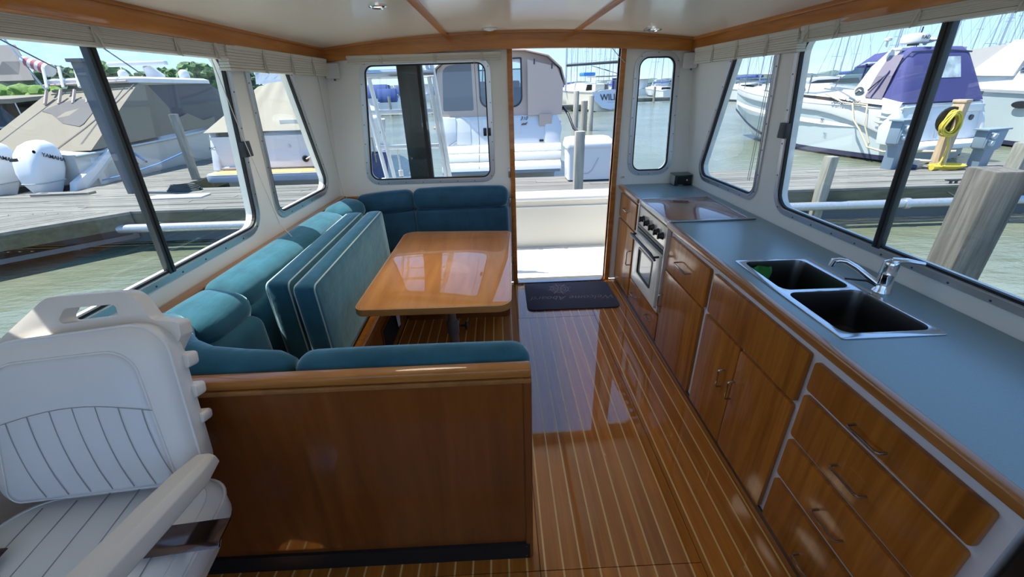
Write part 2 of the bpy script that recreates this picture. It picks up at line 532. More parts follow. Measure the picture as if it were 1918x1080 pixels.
# floor
fb = MB().box(-1.60, 1.72, -.75, YA+.05, -.08, -.013)
floor = tag(fb.build('floor', plain('sole_joint', (.015, .009, .006), .7)), kind='structure')
step, s0, hw = .0702, .184, .0036
def plank(x0, x1, y0, y1, nm='plank', mat=None):
    b = MB().box(x0, x1, y0, y1, -.014, 0.0)
    o = b.build(nm, mat or M_floor, floor)
    return o
for k in range(-25, 13):
    a, b = s0+step*k+hw, s0+step*(k+1)-hw
    if k == 12: b = 1.062
    cuts = [(a, b)]
    for cx in (.094, .722):
        if a < cx < b: cuts = [(a, cx-.0013), (cx+.0013, b)]
    for a1, b1 in cuts:
        mid = (a1+b1)/2
        if mid < .722 and mid > .094: ys = [(-.7, .953), (.956, 2.894), (2.8975, YA)]
        elif mid <= .094: ys = [(-.7, .953), (.956, YA)]
        else: ys = [(-.7, YA)]
        for y0, y1 in ys:
            if b1 < -.80: y1 = min(y1, 1.1)
            if y1 > y0: plank(a1, b1, y0, y1)
    xs = s0+step*(k+1)
    if k < 12:
        for y0, y1 in ([(-.7, .953), (.956, 2.894), (2.8975, YA)] if .094 < xs < .722 else [(-.7, .953), (.956, YA)] if xs < .722 else [(-.7, YA)]):
            if xs < -.80: y1 = min(y1, 1.1)
            if y1 > y0: plank(xs-hw, xs+hw, y0, y1, 'inlay_strip', M_holly)
# small flush latch ring in the sole
lt = MB().box(.062, .112, 2.03, 2.12, .0005, .004)
fl = tag(lt.build('floor_latch', plain('latch_plate', (.75, .78, .8), .3, metal=.6), bevel=.001), 'small square metal lift latch set in the sole beside the partition', 'latch')
MB().lathe([(.014, 0), (.014, .002)], (.092, 2.075, .004), 3).build('keyhole', M_black, fl)

# headliner, roof, trims
g = MB(); nx = 24
xs = [-1.50+3.16*i/nx for i in range(nx+1)]
g.loft([[(x, -.85, CZ(x)) for x in xs], [(x, YA+.05, CZ(x)) for x in xs], [(x, YA+.05, CZ(x)+.06) for x in xs], [(x, -.85, CZ(x)+.06) for x in xs], [(x, -.85, CZ(x)) for x in xs]], closed=False)
tag(g.build('ceiling', M_ceil, smooth=30), kind='structure')
ro = MB(); xr = [-1.60+3.42*i/nx for i in range(nx+1)]
ro.loft([[(x, y, CZ(x)+dz) for x in xr] for y, dz in ((-.9, .065), (3.68, .065), (3.68, .12), (-.9, .12), (-.9, .065))], closed=False)
tag(ro.build('trim_1', M_gel, smooth=30), kind='structure')
bz = lambda x: 1.940 - .027*(x-.11)**2
xb = [-1.31+2.83*i/20 for i in range(21)]
b = MB().loft([[(x, YA-.045, bz(x)) for x in xb], [(x, YA, bz(x)) for x in xb], [(x, YA, CZ(x)) for x in xb], [(x, YA-.045, CZ(x)) for x in xb], [(x, YA-.045, bz(x)) for x in xb]], closed=False)
tag(b.build('trim_2', M_beamx), kind='structure')
b = MB().loft([[(x, YA-.06, CZ(x)-.016) for x in xb], [(x, YA-.045, CZ(x)-.016) for x in xb], [(x, YA-.045, CZ(x)) for x in xb], [(x, YA-.06, CZ(x)) for x in xb], [(x, YA-.06, CZ(x)-.016) for x in xb]], closed=False)
tag(b.build('trim_3', M_beamx), kind='structure')
b = MB().box(-1.315, -1.265, -.8, YA-.045, 1.900, 2.0); tag(b.build('trim_4', M_beamy, bevel=.006), kind='structure')
b = MB().box(1.480, 1.53, -.8, YA-.045, 1.886, 1.99); tag(b.build('trim_5', M_beamy, bevel=.006), kind='structure')
b = MB().box(-1.265, -1.250, -.8, YA-.06, 1.965, 1.995); tag(b.build('trim_6', M_beamy, bevel=.004), kind='structure')
b = MB().box(1.465, 1.480, -.8, YA-.06, 1.958, 1.99); tag(b.build('trim_7', M_beamy, bevel=.004), kind='structure')
for n, x0, x1 in ((8, -.378, -.338), (9, .585, .625)):
    b = MB().box(x0, x1, -.8, YA-.06, CZ(x0)-.011, CZ(x0)+.01); tag(b.build('trim_%d' % n, M_beamy, bevel=.003), kind='structure')
# wall moulding strips above the aft counter / lower bulkhead
b = MB().box(1.0, 1.6, YA-.006, YA, .02, .90); tag(b.build('baseboard_aft', M_wall), kind='structure')

# downlights
M_glow = emit('warm_lamp', (1.0, .82, .5), 6.0)
for i, (x, y, r, on, lb) in enumerate(((-.532, 2.30, .042, 1, 'small round lit downlight with a chrome rim near the left batten'),
                                (-.03, 3.36, .052, 0, 'white oval dome sensor on the headliner near the aft beam'),
                                (1.09, 3.30, .062, 0, 'round metal grille light on the headliner right of the battens'))):
    t = thing('ceiling_light', lb, 'light', (x, y, CZ(x)))
    c = (x, y, CZ(x))
    rim = M_chrome if i != 1 else M_gel
    MB().lathe([(r, .002), (r, -.006), (r*.82, -.011), (r*.74, -.006), (r*.74, .0)], c, 28).build('rim', rim, t, smooth=40)
    if i == 0:
        MB().lathe([(r*.74, -.003), (r*.2, -.006), (.001, -.006)], c, 24).build('lens', M_glow, t, smooth=50)
    elif i == 1:
        MB().lathe([(r*.76, -.004), (r*.5, -.016), (.001, -.02)], c, 24).build('dome', M_gel, t, smooth=60)
        MB().box(x-.012, x+.012, y-.03, y-.02, c[2]-.02, c[2]-.01).build('slot', M_alu, t)
    else:
        MB().lathe([(r*.76, -.003), (.001, -.004)], c, 24).build('lens', plain('dim_lens', (.45, .4, .45), .25, metal=.5), t)
        MB().box(x-.022, x+.022, y-.012, y+.012, c[2]-.012, c[2]-.003).build('bulb', M_gel, t, bevel=.003)
LAMPS = [(-.532, 2.30)]
for i, (x, y) in enumerate(LAMPS):
    lamp = bpy.data.lights.new('downlight', 'SPOT'); lamp.energy = 15; lamp.spot_size = 2.8; lamp.spot_blend = 1.0; lamp.color = (1, .88, .70); lamp.shadow_soft_size = .25
    lo = bpy.data.objects.new('downlight', lamp); COL.objects.link(lo); lo.location = (x, y, CZ(x)-.03)

# ------------------------------------------------------------------ blinds
M_tape = plain('blind_cord', (.55, .53, .46), .8)
def blind(label, A, B, P, z0, z1, n, d0, d1, clips, cords=(), bow=0.0):
    """raised slat stack between parameters A..B on a wall P(a,z,d); z0 bottom"""
    t = thing('window_blind', label, 'blind', P((A+B)/2, z1, d1), 0)
    def bar(a0, a1, q0, q1, e0, e1):
        return MB().hexa([P(a0, q0, e0), P(a1, q0, e0), P(a1, q0, e1), P(a0, q0, e1), P(a0, q1, e0), P(a1, q1, e0), P(a1, q1, e1), P(a0, q1, e1)])
    bar(A, B, z1-.02, z1, d0, d1).build('headrail', M_blind, t, bevel=.002)
    h = (z1-.02-z0-.012)/n
    for i in range(n):
        q = z0+.012+h*i
        j = random.uniform(-.002, .002)
        bar(A+.004, B-.004, q+h*.05, q+h*.95, d0+.004+j, d1-.003+j).build('slat', M_blind, t)
    bar(A, B, z0, z0+.011, d0+.002, d1).build('bottom_rail', M_blind, t, bevel=.002)
    for c in clips:
        m = bar(c-.012, c+.012, z0-.003, z1-.004, d1-.002, d1+.003)
        m.tube([P(c-.01, z1-.03, d1+.003), P(c, z0+.02, d1+.008), P(c+.012, z0-.006, d1+.002)], .003, 5)
        m.build('ladder_cord', M_tape, t)
    for c in cords:
        MB().tube(c, .0022, 6).build('pull_cord', M_tape, t)
    return t
blind('long raised cream blind above the left sliding window', .30, 2.285, PL, 1.842, 1.915, 7, .004, .062,
      (.75, 1.20, 1.62, 1.98, 2.22), [[(-1.325, 2.25, 1.84), (-1.335, 2.33, 1.5), (-1.31, 2.40, 1.0), (-1.20, 2.36, .87), (-1.17, 2.33, .80)]])
blind('short raised cream blind above the small raked window beside the settee', 2.30, 3.45, PL, 1.795, 1.905, 6, .004, .060, (2.62, 2.93, 3.22),
      [[(-1.29, 3.40, 1.80), (-1.31, 3.44, 1.3), (-1.30, 3.45, .85), (-1.20, 3.40, .80)]])
blind('raised cream blind above the aft window beside the doorway', -1.10, .04, PAf, 1.872, 1.925, 4, .006, .05, (-.85, -.45, -.1),
      [[(-.16, YA-.04, 1.87), (-.155, YA-.03, 1.3), (-.17, YA-.03, 1.08)]])
blind('short raised cream blind above the small raked window over the stove', 2.30, 3.42, PR, 1.800, 1.90, 6, .004, .060, (2.55, 2.85, 3.15),
      [[(1.575, 2.62, 1.80), (1.60, 2.64, 1.1)], [(1.575, 2.64, 1.80), (1.60, 2.66, 1.1)]])
blind('long raised cream blind above the right sliding window over the sink', .40, 2.285, PR, 1.838, 1.905, 7, .004, .062, (.9, 1.35, 1.68, 2.05, 2.24))

# corner speakers
for nm, lb, pts, yaw in (('corner_speaker', 'white corner speaker under the left end of the aft beam', (-1.222, 3.515, 1.83), .5), ('corner_speaker', 'white corner speaker under the right end of the aft beam', (1.478, 3.515, 1.825), -.5)):
    t = thing(nm, lb, 'speaker', pts, 0)
    rot = Matrix.Rotation(yaw, 3, 'Z')
    MB().rbox(pts, (.105, .06, .105), .012, 2, rot, (1, 1, 1)).build('cabinet', M_gel, t, smooth=40)
    gr = MB()
    for i in range(7):
        c = Vector(pts) + rot @ Vector((0, -.0315, -.036+.012*i)); gr.rbox(c, (.08, .003, .006), .001, 1, rot, (1, 1, 1))
    gr.build('grille', plain('speaker_grille', (.6, .6, .6), .6), t)
    MB().tube([Vector(pts)+rot @ Vector((.01, -.01, -.052)), Vector(pts)+rot @ Vector((.01, -.01, -.066))], .007, 8).build('knob', M_alud, t)

# bulkhead hooks
for x, z in ((1.035, .963), (1.055, .965)):
    tag(MB().tube([(x, YA, z), (x, YA-.018, z), (x, YA-.02, z+.012)], .006, 8).build('coat_hook', M_gel), 'small white hook on the bulkhead right of the doorway above the counter', 'hook', 'bulkhead hooks')

tag(MB().tube([(.872, YA-.03, 1.93), (.93, YA-.035, 1.87), (.985, YA-.024, 1.825)], .003, 6).build('tie_cord', M_tape), 'thin white cord slung across the top right corner of the doorway', 'cord')

# ================================================================== GALLEY
XF = 1.060          # white face frame plane
XD = 1.041          # faces of the teak doors
def handle(parent, y0, z0, y1, z1, out=.03, r=.0045, x=XD):
    p = [(x+.004, y0, z0), (x-out*.8, y0, z0), (x-out, y0+(y1-y0)*.06, z0+(z1-z0)*.06), (x-out, y1-(y1-y0)*.06, z1-(z1-z0)*.06), (x-out*.8, y1, z1), (x+.004, y1, z1)]
    return MB().tube(p, r, 7).build('handle', M_steel, parent, smooth=50)
def front(nm, parent, y0, y1, z0, z1, r=.012):
    pl = roundpoly([(y0, z0), (y1, z0), (y1, z1), (y0, z1)], r, 3)
    return MB().prism(pl, 'x', XD, XF-.001).build(nm, M_cab, parent, bevel=.003)
def carcass(label, y0, y1, ztop=.868, name='galley_cabinet', depth=True):
    t = thing(name, label, 'cabinet', (1.30, (y0+y1)/2, 0))
    b = MB().box(XF, XF+.018, y0, y1, .03, ztop)
    b.build('face_frame', M_frame, t)
    s = MB().box(XF+.018, 1.58, y0, y0+.012, .03, ztop-.02).box(XF+.018, 1.58, y1-.012, y1, .03, ztop-.02).box(XF+.018, 1.58, y0+.012, y1-.012, .03, .045)
    s.build('carcass', M_frame, t)
    MB().box(1.052, 1.064, y0, y1, 0, .031).build('toe_kick', M_dark, t)
    return t
# drawer stack nearest the camera
t = carcass('four-drawer teak cabinet at the near end of the galley', .522, 1.129, name='drawer_cabinet')
for z0, z1, ha in ((.700, .818, (.906, .738, .796, .750)), (.490, .680, (.906, .566, .792, .578)), (.288, .470, (.904, .355, .795, .365)), (.040, .262, (.903, .110, .79, .118))):
    d = front('drawer', t, .556, 1.115, z0, z1)
    handle(d, ha[0], ha[1], ha[2], (ha[1]+ha[3])/2 if False else ha[1])
# sink cabinet
t = carcass('teak sink cabinet with two doors under a wide false drawer panel', 1.1295, 1.858, name='sink_cabinet')
front('false_panel', t, 1.147, 1.837, .612, .826)
for a, b, hy in ((1.507, 1.843, 1.577), (1.149, 1.503, 1.487)):
    d = front('door', t, a, b, .036, .598)
    handle(d, hy, .433, hy, .335)
# drawer + door next to the oven
t = carcass('teak cabinet with one drawer over one door beside the oven', 1.8585, 2.432)
d = front('drawer', t, 1.879, 2.408, .606, .826); handle(d, 2.25, .715, 2.08, .715)
d = front('door', t, 1.893, 2.42, .035, .594); handle(d, 2.392, .427, 2.392, .341)
# oven housing with drawer
t = carcass('low teak drawer cabinet beneath the oven', 2.4325, 3.090, .255)
d = front('drawer', t, 2.437, 3.078, .046, .236)
handle(d, 2.62, .15, 2.53, .15, .025); handle(d, 2.98, .15, 2.89, .15, .025)
# aft cabinet
t = carcass('narrow teak cabinet in the aft corner beside the doorway', 3.0905, YA-.008)
d = front('drawer', t, 3.102, 3.545, .636, .840); handle(d, 3.37, .745, 3.26, .745)
d = front('door', t, 3.110, 3.550, .052, .618); handle(d, 3.135, .45, 3.135, .33)
# countertop
def back(y): return RWX(y, .9)-.0035
ct = thing('countertop', 'long blue laminate galley countertop with a varnished teak edge', 'countertop', (1.35, 1.5, .9))
c = MB()
for x0, x1, y0, y1 in ((1.055, None, .50, 1.128), (1.055, 1.122, 1.128, 1.792), (1.452, None, 1.128, 1.792), (1.055, None, 1.792, 2.440), (1.548, None, 2.440, 3.026), (1.055, None, 3.026, YA-.002)):
    xa, xb = (x1, x1) if x1 else (back(y0), back(y1))
    c.hexa([(x0, y0, .870), (xa, y0, .870), (xb, y1, .870), (x0, y1, .870), (x0, y0, .9), (xa, y0, .9), (xb, y1, .9), (x0, y1, .9)])
c.build('laminate_top', M_lam, ct)
for y0, y1 in ((.50, 2.440), (3.030, YA-.004)):
    MB().rbox(((1.018+1.056)/2, (y0+y1)/2, .8875), (.038, y1-y0, .034), .008, 2, None, (1, 8, 1)).build('edge_nosing', M_nosing, ct, smooth=40)

# oven and stove cover
ov = thing('oven', 'white and steel galley oven with five black knobs and a black door bar', 'oven', (1.30, 2.735, .26))
MB().box(1.062, 1.535, 2.446, 3.022, .258, .868).build('body', plain('oven_body', (.22, .22, .22), .4), ov)
for y0, y1 in ((2.440, 2.462), (3.008, 3.028)):
    MB().box(1.030, 1.062, y0, y1, .262, .905).build('side_trim', plain('oven_trim', (.7, .68, .64), .25, metal=.4), ov, bevel=.003)
MB().box(1.036, 1.062, 2.462, 3.008, .704, .878).build('control_panel', plain('oven_panel', (.66, .65, .6), .25, metal=.5), ov, bevel=.003)
MB().box(1.030, 1.062, 2.462, 3.008, .878, .905).build('top_trim', plain('oven_trim', (.7, .68, .64), .25), ov, bevel=.003)
MB().box(1.034, 1.0365, 2.475, 2.995, .712, .728).box(1.034, 1.0365, 2.475, 2.995, .862, .874).build('panel_stripe', M_black, ov)
for i, y in enumerate((2.52, 2.60, 2.70, 2.80, 2.90)):
    kb = MB().lathe([(.001, -.030), (.016, -.030), (.021, -.012), (.026, 0.0)], (1.036, y, .790), 16, 'x')
    kb.box(1.000, 1.012, y-.006, y+.006, .770, .810)
    kb.build('knob', M_black, ov, smooth=40)
dr = MB().plate([roundpoly([(2.475, .285), (3.0, .285), (3.0, .672), (2.475, .672)], .012, 3), roundpoly([(2.585, .375), (2.885, .375), (2.885, .585), (2.585, .585)], .015, 4)],
               lambda y, z: (1.018, y, z), lambda y, z: (1.058, y, z))
dr = dr.build('door', plain('oven_door', (.78, .77, .72), .22), ov, bevel=.003)
MB().ring(roundpoly([(2.597, .387), (2.873, .387), (2.873, .573), (2.597, .573)], .012, 4), roundpoly([(2.585, .375), (2.885, .375), (2.885, .585), (2.585, .585)], .015, 4),
          lambda y, z: (1.014, y, z), lambda y, z: (1.03, y, z)).build('window_gasket', M_black, dr)
MB().box(1.026, 1.030, 2.59, 2.88, .38, .58).build('door_glass', plain('oven_glass', (.42, .43, .42), .08, spec=.8), dr)
hb = MB().tube([(.985, 2.47, .640), (.982, 2.56, .652), (.982, 2.92, .652), (.985, 3.0, .648)], [.008, .012, .012, .010], 10)
hb.tube([(1.02, 2.49, .655), (.985, 2.50, .648)], .008, 8).tube([(1.02, 2.98, .655), (.985, 2.97, .652)], .008, 8)
hb.build('handle_bar', M_black, dr, smooth=50)
MB().box(1.030, 1.060, 2.462, 3.008, .676, .700).build('door_seal', M_alud, ov, bevel=.003)
MB().box(1.040, 1.060, 2.462, 2.475, .270, .700).build('hinge_side', M_black, ov)
MB().box(1.030, 1.060, 2.462, 3.008, .262, .282).build('bottom_trim', M_gel, ov, bevel=.003)
sc = thing('stove_cover', 'reddish varnished board covering the stovetop in a metal rim', 'cover', (1.29, 2.735, .89))
MB().box(1.046, 1.527, 2.462, 3.008, .872, .908).build('board', M_redwood, sc, bevel=.002)
rm = MB().box(1.040, 1.575, 2.436, 2.460, .901, .912).box(1.046, 1.545, 3.010, 3.028, .901, .912).box(1.529, 1.547, 2.460, 3.010, .901, .912)
rm.build('metal_rim', M_steel, sc, bevel=.003)

# sink
sk = thing('double_sink', 'double bowl stainless sink set into the blue countertop', 'sink', (1.286, 1.46, .9))
rim_o = roundpoly([(1.107, 1.114), (1.466, 1.114), (1.466, 1.803), (1.107, 1.803)], .012, 4)
b1 = roundpoly([(1.138, 1.478), (1.425, 1.478), (1.418, 1.785), (1.138, 1.785)], .04, 5)
b2 = roundpoly([(1.134, 1.146), (1.450, 1.146), (1.436, 1.455), (1.134, 1.455)], .04, 5)
MB().plate([rim_o, b1, b2], lambda x, y: (x, y, .9045), lambda x, y: (x, y, .9005)).build('rim', plain('sink_rim', (.62, .64, .68), .16, metal=1), sk, bevel=.0012)
for bl, dpt, nm in ((b1, .165, 'far_bowl'), (b2, .165, 'near_bowl')):
    cx = sum(p[0] for p in bl)/len(bl); cy = sum(p[1] for p in bl)/len(bl)
    rings = []
    for z, k in ((.9042, 1.0), (.895, .985), (.77, .955), (.745, .93), (.7395, .86), (.738, .4), (.736, .08)):
        rings.append([(cx+(p[0]-cx)*k, cy+(p[1]-cy)*k, z) for p in bl])
    bo = MB().loft(rings, cap=False)
    bo.f.append(tuple(range(len(bo.v)-len(bl), len(bo.v))))
    bo = bo.build('bowl', M_basin, sk, smooth=50)
    MB().lathe([(.001, .0), (.03, .0), (.034, .003), (.04, .001)], (cx, cy, .739), 18).build('drain', M_steel, bo, smooth=50)
cl = MB()
gx = 10
for a in range(gx):
    pass
rows = []
for i in range(9):
    row = []
    for j in range(7):
        u, v = i/8, j/6
        row.append((1.158+.105*v+.010*math.sin(7*u)+.02*u*v, 1.762-.012*math.sin(9*v+3*u)-.035*u*u, .886-.115*u*(.7+.5*v)))
    rows.append(row)
top = rows; bot = [[(p[0], p[1]+.005, p[2]-.002) for p in r] for r in rows]
cl.loft(top, closed=False); cl.loft(bot, closed=False)
tag(cl.build('dish_cloth', plain('green_cloth', (.03, .24, .04), .8, bump=.2, bscale=200), smooth=60), 'dark green cloth hanging inside the far sink bowl', 'cloth')

# faucet
fc = thing('faucet', 'chrome single-lever faucet behind the sink', 'faucet', (1.512, 1.440, .9))
c0 = (1.512, 1.440, .9)
MB().lathe([(.034, 0), (.034, .006), (.028, .014), (.026, .07), (.0275, .075), (.0275, .082), (.026, .086), (.027, .115), (.024, .128), (.012, .137), (.001, .139)], c0, 24).build('body', M_chrome, fc, smooth=40)
MB().tube([(1.512, 1.440, 1.030), (1.545, 1.420, 1.038), (1.600, 1.398, 1.032)], [.016, .011, .007], 10).build('lever', M_chrome, fc, smooth=60)
sp = [(1.495, 1.450, .930), (1.465, 1.475, .955), (1.430, 1.500, .985), (1.400, 1.520, 1.003), (1.380, 1.530, 1.004), (1.362, 1.537, .998)]
MB().tube(sp, [.015, .012, .011, .011, .011, .012], 12).tube([(1.364, 1.536, 1.004), (1.358, 1.539, .978)], .0125, 12).build('spout', M_chrome, fc, smooth=60)
MB().tube([(1.40, 1.50, .935), (1.46, 1.46, .940), (1.49, 1.44, .925)], .004, 6).build('band', M_black, fc)

# weather radio in the aft corner
wr = thing('desk_radio', 'small black and silver radio box in the aft corner of the counter', 'radio', (1.515, 3.485, .9))
MB().box(1.455, 1.595, 3.44, 3.54, .902, .985).build('case', M_black, wr, bevel=.003)
MB().box(1.450, 1.598, 3.435, 3.545, .985, .992).build('lid', plain('green_lid', (.12, .18, .16), .4), wr, bevel=.002)
MB().box(1.4515, 1.455, 3.446, 3.536, .908, .982).build('side_panel', M_alu, wr)
MB().box(1.475, 1.585, 3.4372, 3.44, .915, .975).build('display', plain('display_glass', (.01, .01, .012), .05), wr)
MB().box(1.485, 1.525, 3.435, 3.4372, .904, .911).build('badge', M_steel, wr)
MB().lathe([(.006, 0), (.006, -.008)], (1.552, 3.436, .948), 10, 'y').build('button', M_gel, wr)
MB().tube([(1.595, 3.46, .93), (1.613, 3.46, .93)], .006, 8).build('antenna_plug', M_gel, wr)

# dark appliance beyond the galley end
ap = thing('dark_cabinet', 'black cabinet standing past the near end of the galley drawers', 'cabinet', (1.33, .31, 0))
MB().box(1.075, 1.66, .10, .515, .02, .84).build('body', M_blackm, ap, bevel=.004)
MB().box(1.066, 1.074, .115, .505, .05, .81).build('door', plain('black_panel', (.01, .01, .012), .3), ap, bevel=.003)

# door mat
mt = thing('doormat', 'navy doormat with a ship wheel and Welcome Aboard lettering inside the doorway', 'mat', (.56, 3.165, 0))
mp = roundpoly([(.185, 3.005), (.968, 3.005), (.962, 3.515), (.187, 3.525)], .06, 6)
MB().prism(mp, 'z', .0008, .012).build('pad', M_mat, mt, bevel=.003)
mq = roundpoly([(.200, 3.020), (.953, 3.020), (.947, 3.500), (.202, 3.510)], .05, 6)
text('lettering', 'Welcome Aboard', .100, frame_m((.60, 3.205, .0126), (-1, .02, 0), (0, -1, 0)), M_matprint, mt, .0006, .35, off=-.001)
sw = MB(); wc = (.50, 3.385)
def hoop(r, w): 
    a = [(wc[0]+r*math.cos(2*PI*i/28), wc[1]+r*math.sin(2*PI*i/28)) for i in range(28)]
    b = [(wc[0]+(r+w)*math.cos(2*PI*i/28), wc[1]+(r+w)*math.sin(2*PI*i/28)) for i in range(28)]
    sw.ring(a, b, lambda x, y: (x, y, .0131), lambda x, y: (x, y, .0122))
hoop(.055, .006); hoop(.078, .006); hoop(.014, .006)
for i in range(8):
    a = 2*PI*i/8+.2
    p = Vector((wc[0], wc[1], .0126)); d = Vector((math.cos(a), math.sin(a), 0)); n = Vector((-d.y, d.x, 0))*.004
    q0, q1 = p+d*.018, p+d*.108
    sw.hexa([q0-n-Vector((0,0,.0004)), q1-n-Vector((0,0,.0004)), q1+n-Vector((0,0,.0004)), q0+n-Vector((0,0,.0004)), q0-n+Vector((0,0,.0006)), q1-n+Vector((0,0,.0006)), q1+n+Vector((0,0,.0006)), q0+n+Vector((0,0,.0006))])
sw.build('ship_wheel_print', M_matprint, mt)

# ================================================================== DINETTE
# varnished partition between the helm seat and the settee
pt = thing('partition', 'varnished mahogany half-height partition behind the white helm seat', 'partition', (-.60, 1.035, 0))
MB().box(-1.40, .045, 1.018, 1.05, .0, .885).build('panel', M_panel, pt)
MB().rbox((-.675, 1.033, .901), (1.49, .048, .034), .009, 2, None, (8, 1, 1)).build('top_rail', M_teakg, pt, smooth=40)
MB().box(-1.40, .070, 1.006, 1.018, .866, .883).build('rail_bead', M_nosing, pt, bevel=.004)
MB().rbox((.057, 1.032, .4425), (.028, .05, .885), .007, 2, None, (1, 1, 6)).build('end_stile', M_panel, pt, smooth=40)
MB().box(-1.40, .058, 1.006, 1.018, .0, .087).build('toe_strip', M_blackm, pt)
sc = MB()
for z in (.075, .018):
    sc.lathe([(.003, 0), (.003, -.0015)], (.045, 1.006, z), 8, 'y')
tag(sc.build('screw_heads', M_steel, pt), kind='stuff')

# settee bases
sb = thing('settee_base', 'L-shaped teak settee base under the green dinette cushions', 'settee', (-1.0, 2.2, 0))
MB().box(-1.46, -.81, 1.052, 3.55, 0, .405).build('side_box', M_cab, sb)
MB().box(-.81, -.79, 1.052, 2.94, .372, .418).build('seat_lip', M_teakg, sb, bevel=.004)
MB().box(-.8095, -.803, 2.30, 2.75, .06, .30).build('locker_frame', M_panel, sb, bevel=.003)
gr = MB().box(-.803, -.800, 2.33, 2.72, .085, .275)
gr.build('vent_mesh', M_blackm, sb)
pl = roundpoly([(-.79, 3.55), (-.79, 2.94), (.042, 2.94), (.042, 3.55)], [.001, .001, .06, .001], 6)
MB().prism(pl, 'z', 0, .40).build('aft_box', M_panel, sb, smooth=40)
MB().box(-.75, .02, 2.945, 3.40, .401, .402).build('seat_board', M_panel, sb)
MB().box(-1.40, -.82, 1.07, 1.60, .406, .50).build('forward_board', M_panel, sb)
cd = MB().hexa([(-.785, 2.62, .13), (-.780, 2.66, .13), (-.782, 2.66, .13), (-.787, 2.62, .13), (-.79, 2.60, .34), (-.778, 2.69, .34), (-.780, 2.69, .34), (-.792, 2.60, .34)])
tag(cd.build('paper_card', plain('white_card', (.75, .75, .74), .7)), 'small white card hanging by the settee base under the table', 'card')

# teak ledge along the left windows
lg = MB().hexa([(LWX(1.02, .9)+.004, 1.02, .872), (-1.405, 1.02, .872), (-1.31, 3.53, .872), (LWX(3.53, .9)+.004, 3.53, .872),
                (LWX(1.02, .9)+.006, 1.02, .898), (-1.405, 1.02, .898), (-1.31, 3.53, .898), (LWX(3.53, .9)+.006, 3.53, .898)])
lg = lg.build('window_ledge', M_nosing, bevel=.004)
tag(lg, 'narrow teak ledge under the left windows behind the settee back', 'ledge')
cb = thing('shelf_trim', 'teak corner shelf trim behind the aft left settee cushion', 'shelf', (-1.2, 3.53, .86))
MB().box(-1.31, -.80, 3.535, YA-.003, .86, .885).build('rail', M_nosing, cb, bevel=.003)
MB().box(-1.20, -1.17, 3.50, 3.535, .85, .885).build('bracket', M_nosing, cb, bevel=.003)

def cushion(label, parts, group=None, name='back_cushion', loc=None):
    """parts: (name, centre, size, r, rotz, puff, mat)"""
    c0 = parts[0][1]
    t = thing(name, label, 'cushion', c0, 0, group)
    for nm, c, sz, r, rz, puff, mat in parts:
        rot = rz if isinstance(rz, Matrix) else (Matrix.Rotation(rz, 3, 'Z') if rz else None)
        MB().rbox(c, sz, r, 4, rot, (8, 8, 4), puff).build(nm, mat, t, smooth=60)
    return t
RZL = Matrix.Rotation(-.043, 3, 'Z')
TL = RZL @ Matrix.Rotation(.22, 3, 'Y')
# along the left side
cushion('long green velvet bolster back cushion along the left windows', [
    ('bolster', (-1.262, 2.35, .842), (.215, 1.29, .150), .072, TL, .010, M_velvet),
    ('lower_pad', (-1.215, 2.35, .61), (.13, 1.28, .38), .04, RZL @ Matrix.Rotation(.10, 3, 'Y'), .012, M_velvet)])
cushion('short green velvet back cushion at the aft end of the left side', [
    ('bolster', (-1.213, 3.185, .845), (.20, .36, .148), .07, Matrix.Rotation(-.16, 3, 'Z') @ Matrix.Rotation(.2, 3, 'Y'), .010, M_velvet),
    ('lower_pad', (-1.18, 3.17, .61), (.13, .34, .38), .04, Matrix.Rotation(-.12, 3, 'Z'), .01, M_velvet)])
cushion('short green velvet corner back cushion beside the forward settee roll', [
    ('bolster', (-1.245, 1.535, .852), (.225, .315, .150), .07, Matrix.Rotation(-.10, 3, 'Z') @ Matrix.Rotation(.2, 3, 'Y'), .012, M_velvet),
    ('lower_pad', (-1.17, 1.50, .62), (.14, .32, .38), .05, Matrix.Rotation(-.2, 3, 'Z'), .01, M_velvet)])
# aft bulkhead
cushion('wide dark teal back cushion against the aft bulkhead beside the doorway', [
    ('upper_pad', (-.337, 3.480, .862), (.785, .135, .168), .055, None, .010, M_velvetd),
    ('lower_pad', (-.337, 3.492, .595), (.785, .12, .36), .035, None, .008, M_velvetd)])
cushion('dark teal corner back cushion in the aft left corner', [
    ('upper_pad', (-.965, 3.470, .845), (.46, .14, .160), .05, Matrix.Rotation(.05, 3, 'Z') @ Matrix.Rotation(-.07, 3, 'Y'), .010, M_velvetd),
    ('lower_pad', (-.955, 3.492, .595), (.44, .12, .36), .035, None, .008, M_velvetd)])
# forward settee roll along the partition
cushion('long blue green velvet roll cushion on top of the partition', [
    ('roll', (-.305, 1.120, .875), (.745, .122, .118), .055, None, .006, M_velvet),
    ('lower_pad', (-.305, 1.098, .67), (.74, .08, .40), .03, None, .006, M_velvet)])
cr = thing('corner_roll_cushion', 'curved blue velvet corner roll between the helm seat and the left windows', 'cushion', (-1.0, 1.15, .9))
path = [(-.690, 1.118, .888), (-.74, 1.120, .885), (-.86, 1.122, .885), (-.98, 1.127, .893), (-1.09, 1.167, .902), (-1.175, 1.237, .908), (-1.235, 1.317, .908), (-1.27, 1.37, .905), (-1.275, 1.385, .903)]
MB().tube(path, [.030, .055, .064, .070, .078, .082, .082, .065, .03], 20).build('roll', M_velvet, cr, smooth=70)
rings = []
pp = [(-.69, 1.10), (-.90, 1.105), (-1.05, 1.15), (-1.16, 1.24), (-1.22, 1.34)]
MB().tube([(x, y+.01, .68) for x, y in pp], [.06, .075, .08, .08, .06], 16).xf(Matrix.Translation((0, 0, -.68*1.9+.68)) @ Matrix.Diagonal((1, 1, 1.9, 1))).build('lower_pad', M_velvet, cr, smooth=70)

